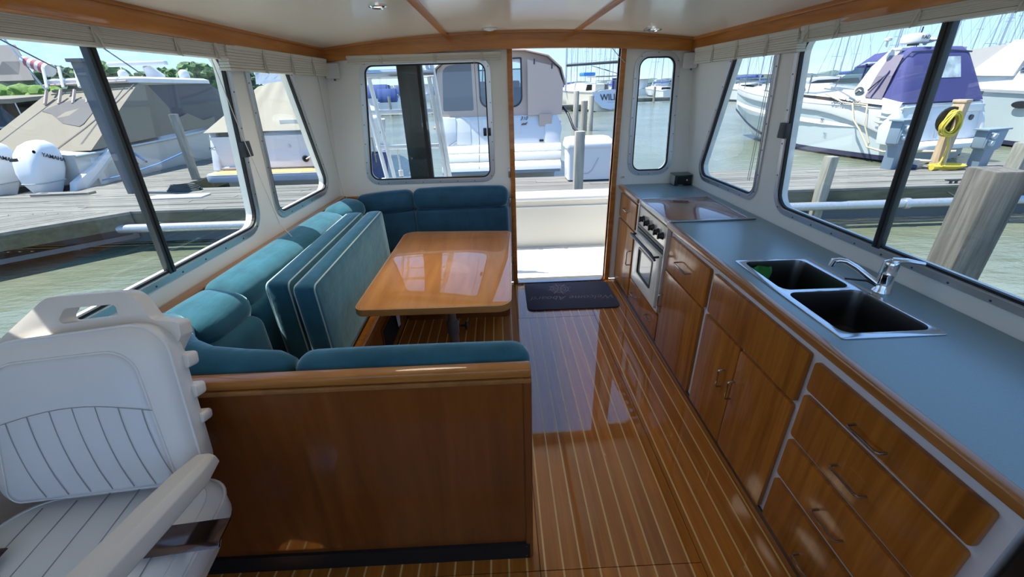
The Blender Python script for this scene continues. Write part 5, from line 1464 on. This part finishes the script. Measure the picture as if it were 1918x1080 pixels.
MB().tube([(-1.66, 5.9, 1.95), (-1.70, 4.6, 1.70), (-1.72, 3.9, 1.66), (-1.76, 3.5, 1.2), (-1.78, 2.6, .9), (-1.75, 1.6, .45), (-1.6, .4, .35), (-1.3, -1.5, .55)], .03, 6).build('mooring_line', rope_m, cr5, smooth=60, local=True)
MB().tube([(-1.70, 3.9, 1.68), (-1.72, 2.8, 1.64), (-1.78, 2.4, 1.1), (-1.75, 1.5, .55)], .03, 6).build('mooring_line', rope_m, cr5, smooth=60, local=True)
MB().tube([(-.4, -.3, .7), (-.35, -.2, 1.2)], .04, 6).build('stern_cleat', M_alu, cr5, local=True)

def my(y):
    k = [(-9, -9), (0, 0), (2.2, .76), (3.5, 1.25), (4.5, 1.8), (6.5, 2.9), (11, 8.8), (20, 17)]
    for (a, p), (b, q) in zip(k, k[1:]):
        if y <= b: return p+(q-p)*(y-a)/(b-a)
for ch in cr5.children:
    if ch.name.split('.')[0] in ('hull', 'deck', 'rub_rail', 'boot_stripe', 'topside_band', 'hull_stripe', 'swim_platform', 'transom', 'stern_quarter', 'radar_dome', 'satellite_dome', 'gps_dome', 'radar_mount', 'radar_lettering', 'script_lettering'): continue
    for v in ch.data.vertices: v.co.y = my(v.co.y)
for nm, dy, dz in (('radar_dome', -1.75, .05), ('satellite_dome', -1.75, .07), ('gps_dome', -1.75, .05), ('radar_mount', -1.75, .05), ('radar_lettering', -1.75, .05), ('script_lettering', -2.3, 0)):
    for ch in cr5.children:
        if ch.name.split('.')[0] == nm:
            for v in ch.data.vertices: v.co.y += dy; v.co.z += dz; v.co.x -= 0 if nm == 'script_lettering' else 1.0 if nm == 'satellite_dome' else .45

# --- white cruiser at the right edge
cr6 = thing('white_cruiser', 'large white cruiser with a grey arch canvas at the right edge of the view', 'boat', (20.1, 11.0, WZ), .04); cr6['_local'] = 1
hull(cr6, 13.0, 3.6, 1.75, 2.35, plain('cool_grey_hull', (.50, .57, .59), .22), M_navy)
bd = MB(); rows = []
for i in range(17):
    u = i/16; b = 1.8*(1-max(0, (u-.30)/.70)**2.3)*(.94+.06*min(1, u/.3)); zs = 1.75+.60*u**1.5
    rows.append([(-b-.02, 13*u, zs-.12), (-b-.05, 13*u, zs-.02), (-b*.96, 13*u, zs+.10)])
bd.loft(rows, closed=False); bd.build('topside_band', M_gel, cr6, smooth=60, local=True)
cab = MB(); rows = []
for y, w, z in ((3.0, 1.7, 2.3), (5.0, 1.62, 2.55), (7.0, 1.45, 2.62), (9.0, 1.2, 2.6), (11, .7, 2.5)):
    zs = 1.75+.60*(y/13)**1.5
    rows.append([(-w, y, zs), (-w*.92, y, z-.08), (-w*.7, y, z), (w*.7, y, z), (w*.92, y, z-.08), (w, y, zs)])
cab.loft(rows, closed=False); cab.build('cabin_top', M_gel, cr6, smooth=40, local=True)
ar = MB(); ar.loft([[(-1.62, 4.9, 2.30), (-1.60, 6.5, 2.36), (-1.45, 6.5, 2.36), (-1.47, 4.9, 2.30)], [(-1.40, 4.8, 3.40), (-1.40, 5.5, 3.46), (-1.28, 5.5, 3.46), (-1.28, 4.8, 3.40)]]); ar.build('arch_leg', M_gel, cr6, smooth=40, local=True)
MB().rbox((0, 4.9, 3.42), (2.8, .8, .1), .04, 2, None, (2, 1, 1)).build('arch_top', M_gel, cr6, smooth=40, local=True)
MB().add([(-1.50, 6.5, 2.40), (-1.40, 8.5, 2.60), (-1.36, 6.9, 3.25), (-1.38, 5.6, 3.35)], [(0, 1, 2, 3)]).build('grey_side_canvas', plain('grey_canvas', (.36, .35, .34), .8), cr6, local=True)
MB().loft([[(-1.4, 1.2, 3.30), (0, 1.2, 3.55), (1.4, 1.2, 3.30)], [(-1.4, 4.6, 3.45), (0, 4.6, 3.65), (1.4, 4.6, 3.45)]], closed=False).build('grey_top', plain('grey_canvas', (.36, .35, .34), .8), cr6, local=True)
MB().add([(-1.55, 1.2, 2.35), (-1.55, 4.8, 2.40), (-1.42, 4.7, 3.42), (-1.42, 1.2, 3.30)], [(0, 1, 2, 3)]).build('smoked_side', M_smoke, cr6, local=True)
MB().tube([(-1.56, 1.3, 2.42), (-1.5, 2.2, 2.9), (-1.45, 4.5, 3.35)], .04, 6).build('canvas_frame', M_alud, cr6, local=True)
MB().tube([(-1.50, 5.2, 2.6), (-1.3, 4.8, 4.4)], .02, 6).build('antenna', M_gel, cr6, local=True)
MB().lathe([(.24, 3.6), (.26, 3.66), (.22, 3.78), (.1, 3.8), (.1, 3.98), (.14, 4.0), (.001, 4.06)], (-.6, 4.9, 0), 16).build('radar_dome', M_gel, cr6, smooth=40, local=True)
MB().lathe([(.2, 0), (.2, -.02), (.001, -.02)], (-1.80, 4.1, 1.40), 18, 'x').xf(Matrix.Translation((0, 4.1, 0)) @ Matrix.Diagonal((1, 1.5, 1, 1)) @ Matrix.Translation((0, -4.1, 0)) @ Matrix.Translation((0, 0, 1.40)) @ Matrix.Diagonal((1, 1, .6, 1)) @ Matrix.Translation((0, 0, -1.40))).build('porthole', M_letter, cr6, local=True)

# ------------------------------------------------------------------ dock furniture at the right
M_ped = plain('blue_grey_paint', (.20, .27, .34), .45)
M_pedl = plain('pale_fitting', (.45, .52, .58), .4)
def pedestal(label, x, y, h, rz, sign=None):
    t = thing('power_pedestal', label, 'pedestal', (x, y, DZ), rz); t['_local'] = 1
    MB().prism([(-.14, 0), (.14, 0), (.16, h*.45), (.30, h*.52), (.32, h), (-.28, h), (-.26, h*.55), (-.14, h*.48)], 'y', -.10, .10).build('housing', M_ped, t, local=True, bevel=.012)
    MB().box(-.33, .36, -.13, .13, h, h+.03).build('lid', M_ped, t, local=True, bevel=.006)
    MB().box(-.26, .02, -.125, -.10, h*.56, h*.96).build('socket_plate', M_ped, t, local=True, bevel=.006)
    for z in (h*.86, h*.68):
        MB().lathe([(.055, 0), (.06, -.03), (.05, -.06), (.001, -.065)], (-.16, -.125, z), 12, 'y').build('socket', M_pedl, t, local=True, smooth=40)
        MB().tube([(-.24, -.13, z+.06), (-.10, -.17, z+.03)], .018, 6).build('socket_cap', M_pedl, t, local=True)
    if sign:
        MB().box(.06, .26, -.115, -.10, h*.58, h*.92).build('number_plate', plain('plate_blue', (.08, .13, .30), .4), t, local=True)
        for i, c in enumerate(sign):
            text('number', c, .12, frame_m((.16, -.117, h*(.83-.15*i)), (1, 0, 0), (0, 0, 1)), M_gel, t, .002)
    return t
pedestal('blue grey shore power pedestal beside the blue boat corner, left of the window bar', 8.28, 8.75, .95, .35, '24')
pedestal('blue grey shore power pedestal behind the large right piling', 9.95, 8.55, .74, .25)
M_yel = plain('yellow_hose', (.62, .50, .06), .6)
hc = thing('coiled_hose', 'yellow hose coiled on a black hanger on the tan post', 'hose', (9.12, 8.62, .75))
for i in range(9):
    m = MB(); c = Vector((9.10, 8.60+.012*i-.05, .76)); r = .20+.035*math.sin(i*2.3)
    a0 = i*.9
    pts = [c+Vector((r*math.cos(a)*.8+.012*math.sin(3*a+a0), .02*math.sin(2*a+a0), r*math.sin(a)*1.05-.02*math.cos(2*a))) for a in [2*PI*k/20 for k in range(21)]]
    m.tube(pts, .016, 6, False); m.build('hose_loop', M_yel, hc, smooth=70)
MB().lathe([(.12, 0), (.25, 0), (.25, -.03), (.12, -.03)], (9.12, 8.72, .84), 20, 'y').build('hanger', M_black, hc, smooth=40)
MB().tube([(9.12, 8.60, .56), (9.18, 8.55, .30), (9.15, 8.55, .05), (9.05, 8.5, -.07)], .016, 6).build('hose_tail', M_yel, hc, smooth=70)
MB().tube([(9.16, 8.60, .56), (9.22, 8.57, .30), (9.25, 8.55, -.02)], .02, 6).build('rope_tail', rope_m, hc, smooth=70)
hp = thing('hose_pile', 'yellow hose and connector heaped at the foot of the tan post', 'hose', (9.15, 8.5, DZ))
for i in range(5):
    r = .15+.02*i
    pts = [(9.22+r*1.5*math.cos(a)+.03*math.sin(3*a+i), 8.46+r*.7*math.sin(a), DZ+.02+.016*i+.008*math.sin(2*a)) for a in [2*PI*k/18+i for k in range(17)]]
    MB().tube(pts, .018, 6).build('hose_loop', M_yel, hp, smooth=70)
MB().tube([(8.84, 8.40, DZ+.06), (9.0, 8.42, DZ+.06)], [.055, .05], 10).build('connector', M_yel, hp, smooth=40)
rc = thing('rope_pile', 'white and tan mooring rope heaped on the dock beside the yellow hose', 'rope', (8.85, 8.8, DZ))
for i in range(5):
    r = .12+.03*i
    pts = [(8.83+r*math.cos(a)+.02*math.sin(4*a+i), 8.78+r*.8*math.sin(a), DZ+.03+.03*i+.02*math.sin(a+i)) for a in [2*PI*k/18+i*.7 for k in range(17)]]
    MB().tube(pts, .022, 6).build('rope_loop', plain('white_rope', (.7, .66, .6), .9), rc, smooth=70)
bc = tag(MB().rbox((8.55, 8.62, DZ+.05), (.30, .16, .09), .04, 2, None, (3, 2, 2)).build('blue_tarp', plain('navy_tarp', (.02, .03, .11), .7), smooth=50), 'small navy cloth bundle on the dock beside the power pedestal', 'cloth')
def cleat(label, x, y):
    t = thing('dock_cleat', label, 'cleat', (x, y, DZ))
    for s in (-.05, .05): MB().box(x+s-.015, x+s+.015, y-.015, y+.015, DZ, DZ+.05).build('foot', M_alud, t)
    MB().tube([(x-.17, y, DZ+.065), (x-.05, y, DZ+.055), (x+.05, y, DZ+.055), (x+.17, y, DZ+.065)], [.010, .018, .018, .010], 8).build('horn', M_alud, t, smooth=60)
cleat('dark iron dock cleat on the dock edge left of the large right piling', 8.15, 7.25)
cleat('dark iron dock cleat on the dock edge right of the large right piling', 9.85, 7.20)
hcl = thing('black_hose', 'dark water hose coiled on the dock beside the teak swim platform', 'hose', (-6.75, 9.15, DZ))
for i in range(5):
    r = .26-.02*i
    pts = [(-6.75+r*1.35*math.cos(a), 9.10+r*.55*math.sin(a), DZ+.02+.026*i+.006*math.sin(3*a+i)) for a in [2*PI*k/20+i*.8 for k in range(20)]]
    MB().tube(pts, .018, 6).build('hose_loop', plain('dark_green_hose', (.05, .06, .055), .6), hcl, smooth=70)
pl_ = MB().box(-7.0, -5.9, 8.30, 8.62, DZ+.004, DZ+.03); tag(pl_.build('dock_ramp', M_gel, bevel=.008), 'thin white board lying on the dock below the teak swim platform', 'board')
pl_ = MB().box(-9.9, -8.7, 9.0, 9.2, DZ+.004, DZ+.05); tag(pl_.build('edge_board', M_dockw, bevel=.004), 'loose pale plank lying on the dock in front of the outboard motors', 'board')

# ------------------------------------------------------------------ far marina
def sailboat_proto():
    t = thing('sailboat', 'x', 'sailboat', (0, 0, 0)); t['_local'] = 1
    hull(t, 9.5, 3.0, 1.3, 1.6, M_gel, M_navy)
    m = MB(); rows = []
    for y, w, z in ((2.2, 1.0, 1.75), (4.5, .95, 1.85), (6.6, .7, 1.75), (7.4, .4, 1.6)):
        rows.append([(-w, y, 1.35), (-w*.9, y, z), (w*.9, y, z), (w, y, 1.35)])
    m.loft(rows, closed=False); m.build('coachroof', M_gel, t, local=True)
    MB().tube([(0, 5.2, 1.5), (0, 5.2, 13.0)], [.09, .06], 8).build('mast', M_alu, t, smooth=60, local=True)
    s = MB()
    for z, w in ((6.2, .85), (9.6, .6)): s.tube([(-w, 5.2, z), (w, 5.2, z)], .03, 6)
    s.build('spreaders', M_alu, t, local=True)
    MB().tube([(0, 5.1, 2.5), (0, .9, 2.6)], .16, 8).build('sail_cover', plain('marina_blue', (.03, .07, .24), .8), t, smooth=60, local=True)
    r = MB()
    for a, b in (((0, 9.4, 1.7), (0, 5.2, 12.8)), ((0, 0, 1.4), (0, 5.2, 12.9)), ((-1.4, 5, 1.4), (-.85, 5.2, 6.2)), ((-.85, 5.2, 6.2), (0, 5.2, 12.8)), ((1.4, 5, 1.4), (.85, 5.2, 6.2)), ((.85, 5.2, 6.2), (0, 5.2, 12.8))):
        r.tube([a, b], .012, 4)
    r.build('rigging', M_alud, t, local=True)
    ra = MB(); ra.tube([(-1.3, .2, 2.0), (-1.4, 4, 2.05), (-.6, 8.4, 2.2), (0, 9.4, 2.2), (.6, 8.4, 2.2), (1.4, 4, 2.05), (1.3, .2, 2.0), (-1.3, .2, 2.0)], .025, 5)
    ra.build('rail', M_steel, t, local=True)
    return t
PLACED = []
def spot(x, y, w, l, ymin, ymax):
    """slide a boat along its line of sight until its slip is free"""
    r = x/y; k = 0
    for k in range(400):
        yy = y + (k//2+1)*.8*(1 if k % 2 else -1) if k else y
        if not ymin <= yy <= ymax: continue
        xx = r*yy
        if all(abs(xx-px) > (w+pw_)/2 or abs(yy-py) > (l+pl2_)/2 for px, py, pw_, pl2_ in PLACED):
            PLACED.append((xx, yy, w, l)); return xx, yy
    PLACED.append((x, y, w, l)); return x, y
sb0 = sailboat_proto()
cpos = [(12.9, 80), (12.1, 70), (19.3, 100), (17.6, 85), (24.4, 110), (21.1, 90), (18.5, 75), (26.9, 105), (32.9, 95), (29.0, 80)]
rpos = [(32.1, 60), (41.5, 75), (35.9, 62), (48.3, 80), (51.8, 70), (45.8, 60), (58.6, 75), (49.9, 58), (57.9, 66), (49.7, 55), (57.8, 60), (51.5, 52), (58.2, 56), (51.2, 48), (65.2, 60), (55.1, 50), (69.7, 62), (54.6, 48), (64.3, 55)]
first = True
for grp, lb, lst in (('sailboats beyond the doorway', 'moored sailboat with a bare mast in the far row beyond the dock box', cpos), ('sailboats beyond the right windows', 'moored sailboat with a bare mast far behind the blue canvas cruiser', rpos)):
    for i, (x, y) in enumerate(lst):
        o = sb0 if first else copy_tree(sb0)
        first = False
        k = random.uniform(.9, 1.12)
        x, y = spot(x, y, 4.4, 12.5, 52 if x > 30 else 62, 190)
        o.location = (x, y-5, WZ); o.scale = (k, k, random.uniform(.9, 1.15)*k); o.rotation_euler.z = random.uniform(-.03, .03)
        o['label'] = lb; o['group'] = grp
# the named sailboat, stern towards the doorway
wb = thing('sailboat', 'cream sailboat with WILLA lettering on its pale grey stern beyond the doorway', 'sailboat', (11.35, 45.5, WZ), .34); wb['_local'] = 1
hull(wb, 11.5, 4.3, 1.85, 2.3, plain('cream_hull', (.70, .66, .54), .3), M_navy)
m = MB(); sh_ = [(-2.0, 1.75), (-1.75, 1.0), (-1.0, .35), (0, .15), (1.0, .35), (1.75, 1.0), (2.0, 1.75), (1.0, 1.95), (0, 2.02), (-1.0, 1.95)]
m.plate([sh_], lambda x, z: (x, -.35+.22*(z-.2), z), lambda x, z: (x, .3, z)); m.build('stern_panel', plain('pale_blue_grey', (.55, .60, .66), .3), wb, local=True)
text('stern_lettering', 'WILLA', .86, frame_m((.10, -.165, 1.28), (1, 0, 0), (0, .22, 1)), M_letter, wb, .01)
text('stern_port', '- - - - - -', .3, frame_m((.15, -.26, .86), (1, 0, 0), (0, .22, 1)), M_letter, wb, .005)
m = MB(); rows = []
for y, w, z in ((2.4, 1.4, 2.5), (5.0, 1.3, 2.7), (8, 1.0, 2.5)): rows.append([(-w, y, 1.9), (-w*.9, y, z), (w*.9, y, z), (w, y, 1.9)])
m.loft(rows, closed=False); m.build('coachroof', plain('cream_hull', (.70, .66, .54), .3), wb, local=True)
bxl('bimini', M_cream2, wb, -1.2, 1.2, .8, 2.6, 3.15, 3.25); bxl('blue_weather_cloth', M_blue, wb, .3, 1.1, .1, .2, 1.9, 3.0); bxl('bright_blue_cover', plain('bright_blue', (.04, .22, .62), .7), wb, -1.2, .2, 3.2, 4.2, 3.3, 3.65, .1)
bxl('locker', plain('cream_hull', (.70, .66, .54), .3), wb, -1.5, -.5, .3, 1.0, 1.9, 2.5, .05)
for x in (-1.6, -.6, .6, 1.6): MB().tube([(x, .1, 1.8), (x, .1, 2.8)], .03, 6).build('stanchion', M_steel, wb, local=True)
MB().tube([(-1.6, .1, 2.8), (1.6, .1, 2.8)], .03, 6).build('pushpit_rail', M_steel, wb, local=True)
MB().tube([(-2.1, 5.4, 1.8), (-2.1, 5.4, 14.5)], [.12, .08], 8).build('mast', M_alu, wb, smooth=60, local=True)
MB().tube([(-2.1, 5.4, 4.4), (2.6, 2.0, 4.55)], .14, 8).build('boom', M_alud, wb, smooth=60, local=True)
MB().tube([(2.4, 1.0, 3.2), (.6, 4.6, 4.3)], .05, 6).build('davit', M_alud, wb, local=True)

def motorboat_proto():
    t = thing('motorboat', 'x', 'boat', (0, 0, 0)); t['_local'] = 1
    hull(t, 8.0, 2.9, 1.5, 1.9, M_gel, M_navy)
    prl('cabin', M_gel, t, [(1.6, 1.5), (6.2, 1.7), (4.6, 2.45), (2.0, 2.6)], 'x', -1.1, 1.1, .05)
    prl('windows', M_letter, t, [(2.3, 1.95), (5.1, 2.0), (4.4, 2.3), (2.5, 2.38)], 'x', -1.12, 1.12)
    prl('cockpit_cover', plain('marina_blue', (.03, .07, .24), .8), t, [(-.1, 1.55), (2.0, 1.65), (2.0, 3.1), (.6, 3.2), (.0, 2.3)], 'x', -1.25, 1.25, .08)
    MB().tube([(0, 2.0, 3.0), (0, 2.0, 5.0)], .02, 5).build('antenna', M_gel, t, local=True)
    return t
def motorboat_white():
    t = thing('motorboat', 'x', 'boat', (0, 0, 0)); t['_local'] = 1
    hull(t, 9.0, 3.1, 1.5, 2.0, M_gel, M_navy)
    prl('cabin', M_gel, t, [(1.0, 1.5), (6.6, 1.8), (5.0, 2.7), (3.6, 3.6), (1.0, 3.6)], 'x', -1.25, 1.25, .08)
    prl('windows', M_letter, t, [(1.4, 2.6), (4.3, 2.7), (3.6, 3.25), (1.4, 3.3)], 'x', -1.27, 1.27)
    MB().box(-1.3, 1.3, -.1, 3.9, 3.6, 3.75).build('roof', M_gel, t, local=True, bevel=.05)
    MB().tube([(-1.2, .1, 1.6), (-1.2, .1, 3.6)], .04, 5).build('roof_post', M_alu, t, local=True)
    MB().tube([(1.2, .1, 1.6), (1.2, .1, 3.6)], .04, 5).build('roof_post', M_alu, t, local=True)
    return t
ma_, mb_ = motorboat_proto(), motorboat_white()
jobs = [(ma_, 'blue boats through the aft window', 'motorboat with a blue canvas cover in the far row behind the aft window', [(-12.5, 56, .3), (-15.2, 62, -.2), (-16.6, 70, .4), (-13.9, 74, 0), (-20.5, 78, .2), (-17.5, 88, -.3), (-24, 92, .1), (-11.4, 90, .2), (-20.8, 100, 0)]),
        (mb_, 'white boats through the aft window', 'white cabin motorboat in the far row behind the aft window', [(-17.4, 57, 1.2), (-13.0, 64, .8), (-19.6, 68, -.9), (-16.4, 80, .5), (-23.0, 84, 0), (-26, 104, .4), (-14.6, 102, 0)]),
        (mb_, 'white boats through the narrow window', 'white cabin motorboat far off in the narrow window right of the doorway', [(27.5, 88, .2), (33.5, 96, -.2), (24.8, 99, .1), (37.5, 104, 0)]),
        (ma_, 'blue boats beyond the doorway', 'blue covered motorboat in the far row just right of the cruiser canvas', [(7.2, 66, .1), (10.0, 78, 0), (14.2, 92, .1)])]
used = set()
for proto, grp, lb, lst in jobs:
    for x, y, rz in lst:
        o = proto if proto.name not in used else copy_tree(proto)
        used.add(proto.name)
        x, y = spot(x, y, 7.5, 9.5, 58, 240)
        rz *= .35
        o.location = (x, y-4, WZ); o.rotation_euler.z = rz; k = random.uniform(.85, 1.1); o.scale = (k, k, k)
        o['label'] = lb; o['group'] = grp
# express boat seen through the small right window, and the boat bow in the aft window
o = copy_tree(ma_); o.location = (28.0, 31, WZ); o.rotation_euler.z = 1.25; o.scale = (1.25, 1.25, 1.0); o['label'] = 'motorboat with canvas cover seen above the blue cruiser bow in the small right window'
if 'group' in o: del o['group']
o = copy_tree(mb_); o.location = (-13.2, 24.6, WZ); o.rotation_euler.z = -1.9; o.scale = (.9, .9, .62); o['label'] = 'white boat bow pointing at the ladder in the left part of the aft window'
if 'group' in o: del o['group']
# far docks
for lb, x0, x1, y, dv_ in (('low grey far dock seen in the narrow window right of the doorway', 17, 48, 62, .0), ('low grey far dock among the boats behind the aft window', -30, -7, 50, .0), ('low grey side dock beside the cream sailboat', 1.5, 9.5, 47, .0)):
    t = thing('far_dock', lb, 'dock', ((x0+x1)/2, y, -.3))
    MB().box(x0, x1, y, y+2.0, -.32, -.12).build('deck', M_dockw, t)
    MB().box(x0, x1, y-.02, y, -.62, -.32).build('fascia_board', M_fascia, t)
    n = int((x1-x0)/4)
    for i in range(n+1):
        x = x0+.2+(x1-x0-.4)*i/n
        MB().lathe([(.16, -1.5), (.15, 1.2)], (x, y-.2, 0), 8).build('piling', M_moss, t)
# near-left blue stern and orange float in the aft window
bt = thing('small_skiff', 'small blue and white skiff with orange floats below the ladder in the aft window', 'boat', (-4.1, 13.2, WZ), .5); bt['_local'] = 1
hull(bt, 3.8, 1.5, .75, .95, plain('skiff_blue', (.06, .10, .28), .4), None)
for y in (.4, 1.0): MB().lathe([(.001, -.12), (.1, -.08), (.13, 0), (.1, .08), (.001, .12)], (-.2, y, .95), 12).build('float', plain('orange_float', (.75, .33, .03), .5), bt, smooth=60, local=True)
MB().tube([(-.3, -.1, .5), (-.3, -.1, 1.2), (.3, -.1, 1.2), (.3, -.1, .5)], .03, 6).build('stern_rail', M_steel, bt, local=True)
by_ = thing('shore_plug', 'yellow and white shore power plug hanging on its cord outside the aft window', 'plug', (-.93, 4.09, 1.0))
MB().tube([(-.95, 4.055, 1.215), (-.95, 4.09, 1.10), (-.95, 4.09, .99)], .008, 8).build('hanging_cord', M_gel, by_, smooth=60)
MB().tube([(-.95, 4.09, .945), (-.95, 4.09, 1.0)], .022, 10).build('white_plug', M_gel, by_, smooth=40)
MB().tube([(-.95, 4.09, .90), (-.95, 4.09, .945)], .017, 10).build('grip', M_black, by_, smooth=40)
MB().tube([(-.95, 4.09, .90), (-.95, 4.09, .80), (-.90, 4.09, .68), (-.75, 4.07, .63)], .012, 8).build('yellow_cord', M_yel, by_, smooth=60)

# ------------------------------------------------------------------ shore: trees, hedge, building
M_leaf = plain('tree_leaf', (.08, .155, .045), .8, var=.45, vscale=2.0)
M_leafd = plain('dark_leaf', (.05, .10, .045), .8, var=.4, vscale=2.0)
M_hedge = plain('bright_hedge', (.10, .20, .02), .8, var=.4, vscale=3)
M_far = plain('hazy_trees', (.13, .19, .17), .9, var=.25, vscale=.2)
M_bark = plain('bark', (.09, .07, .05), .9)
def blob(m, c, r, sub=2, sq=.85, rough=.35):
    bm = bmesh.new(); bmesh.ops.create_icosphere(bm, subdivisions=sub, radius=1)
    k = len(m.v); off = Vector((random.uniform(0, 99), random.uniform(0, 99), 0))
    for v in bm.verts:
        d = 1+rough*noise.noise(v.co*2.1+off)+rough*.5*noise.noise(v.co*5+off)
        m.v.append((c[0]+v.co.x*r*d, c[1]+v.co.y*r*d, c[2]+v.co.z*r*d*sq))
    for f in bm.faces: m.f.append(tuple(v.index+k for v in f.verts))
    bm.free()
def tree(label, x, y, z0, h, w, mat, kind=0, group=None):
    t = thing('tree', label, 'tree', (x, y, z0), 0, group)
    MB().tube([(x, y, z0), (x+.1, y, z0+h*.3), (x, y, z0+h*.6)], [w*.06, w*.045, w*.02], 8).build('trunk', M_bark, t)
    m = MB()
    if kind == 1:
        for i in range(14):
            u = i/13; blob(m, (x+random.uniform(-.12, .12)*w, y+random.uniform(-.12, .12)*w, z0+h*(.15+.8*u)), w*.36*(1.15-u), 2, 1.2)
    else:
        for i in range(110):
            a = random.uniform(0, 2*PI); rr = (random.random()**.6)*w*.42; zz = random.uniform(.22, .9)
            k = 1-abs(zz-.5)*.9
            blob(m, (x+rr*k*math.cos(a), y+rr*k*math.sin(a), z0+h*zz), w*random.uniform(.06, .12), 2, .85, .9)
    o = m.build('crown', mat, t, smooth=25)
    o['kind'] = 'stuff'
gz = .6
tree('broad green tree behind the small window pillar, right of the radar array', -40.1, 64, gz, 5.3, 7.4, M_leaf)
tree('round green tree just left of the radar array beyond the covered boat', -45.3, 64, gz, 4.9, 6.2, M_leaf)
tree('narrow dark conifer between the two green trees on the shore', -42.4, 65, gz, 5.3, 2.1, M_leafd, 1)
tree('green tree at the left of the shore row beside the window bar', -52.7, 64, gz, 5.6, 7.4, M_leaf)
tree('dark green tree behind the striped flag', -58.2, 64, gz, 5.5, 6.4, M_leafd)
tree('low green shore tree at the right end by the window pillar', -35.7, 66, gz, 4.2, 5.6, M_leafd)
hd = thing('hedge', 'bright green clipped hedge in front of the grey roofed building', 'hedge', (-39.5, 38, .8))
m = MB()
for i in range(40):
    blob(m, (-43.5+.19*i*1.05, 38.2+random.uniform(-.5, .5), 2.25+random.uniform(-.2, .25)), random.uniform(.5, .75), 2)
m.build('foliage', M_hedge, hd, smooth=25)['kind'] = 'stuff'
MB().box(-43.5, -35.5, 38, 38.6, .6, 2.0).build('stems', M_bark, hd)
bl = thing('boathouse', 'low building with a sweeping grey shingle roof and small dormer', 'building', (-42, 42, .6))
MB().prism([(-60, 41), (-39.6, 41), (-47.5, 49.5), (-60, 49.5)], 'z', .6, 3.6).build('wall', plain('sage_wall', (.20, .25, .23), .7), bl)
MB().add([(-61, 40, 3.4), (-38.6, 40, 3.4), (-43.6, 45, 6.5), (-61, 45, 6.5), (-48.5, 50.5, 3.4), (-61, 50.5, 3.4)], [(0, 1, 2, 3), (1, 4, 2), (3, 2, 4, 5)]).build('roof', plain('shingle_roof', (.13, .12, .115), .9, bump=.4, bscale=3), bl)
MB().hexa([(-42.3, 40.8, 3.9), (-40.4, 40.8, 3.9), (-40.8, 42.4, 4.3), (-42.3, 42.4, 4.3), (-41.7, 41.2, 4.9), (-41.5, 41.2, 4.9), (-41.5, 42.6, 5.0), (-41.7, 42.6, 5.0)]).build('dormer', plain('shingle_roof', (.13, .12, .115), .9), bl)
s2 = thing('long_shed', 'long low pale roofed shed on the shore beyond the covered boat', 'building', (-58, 78, .6))
MB().box(-74, -43, 78, 84, .6, 2.9).build('wall', plain('shed_wall', (.35, .37, .36), .7), s2)
MB().prism([(77.4, 2.9), (84.6, 2.9), (81, 4.1)], 'x', -74.5, -42.5).build('roof', plain('pale_blue_roof', (.36, .43, .50), .6), s2)
lb_ = MB().add([(-90, 34, .6), (-14, 49, .6), (-20, 110, .8), (-140, 110, .8)], [(0, 1, 2, 3)]).box(-1, -1, -1, -1, -1, -1) if False else MB().loft([[(-90, 34, -1.2), (-22, 47, -1.2), (-24, 110, -1.2), (-140, 110, -1.2)], [(-90, 34.6, .6), (-22.6, 47.6, .6), (-24, 110, .8), (-140, 110, .8)]])
tag(lb_.build('shore_ground', plain('grass_bank', (.16, .18, .08), .9, var=.3, vscale=.5)), kind='structure')
m = MB(); rows = []
n = 260
for i in range(n+1):
    x = -420+900*i/n
    h = 4.2+2.0*noise.noise(Vector((x*.02, 3, 0)))+1.6*noise.noise(Vector((x*.11, 7, 0)))+.9*noise.noise(Vector((x*.37, 1, 0)))
    y = 330-30*math.sin(x*.006)
    rows.append([(x, y-2, -1.5), (x, y-2, -1.5+h*.8), (x, y, .2+h), (x, y+8, .2+h*.9)])
m.loft(rows, closed=False)
tag(m.build('far_treeline', M_far, smooth=20), 'hazy green treeline along the far shore of the bay', 'trees', kind='stuff')

_num = ['', 'second ', 'third ', 'fourth ', 'fifth ', 'sixth ', 'seventh ', 'eighth ', 'ninth ', 'tenth ', 'eleventh ', 'twelfth ', 'thirteenth ', 'fourteenth ', 'fifteenth ', 'sixteenth ', 'seventeenth ', 'eighteenth ', 'nineteenth ']
for grp, what in (('sailboats beyond the doorway', 'bare-masted sailboat from the left in the far row beyond the doorway'), ('sailboats beyond the right windows', 'bare-masted sailboat from the left behind the blue canvas cruiser'),
                  ('blue boats through the aft window', 'blue covered motorboat from the left in the aft window'), ('white boats through the aft window', 'white cabin motorboat from the left in the aft window'),
                  ('white boats through the narrow window', 'white cabin motorboat from the left in the narrow window by the doorway'), ('blue boats beyond the doorway', 'blue covered motorboat from the left beside the cruiser canvas'),
                  ('bulkhead hooks', 'small white bulkhead hook from the left above the aft counter end')):
    ms = [o for o in bpy.data.objects if o.get('group') == grp and o.parent is None]
    def key(o):
        p = o.location if o.type == 'EMPTY' else Vector(o.bound_box[0])
        return p.x/max(p.y, .1)
    ms.sort(key=key)
    for i, o in enumerate(ms):
        o['label'] = (_num[i] or 'first ')+what
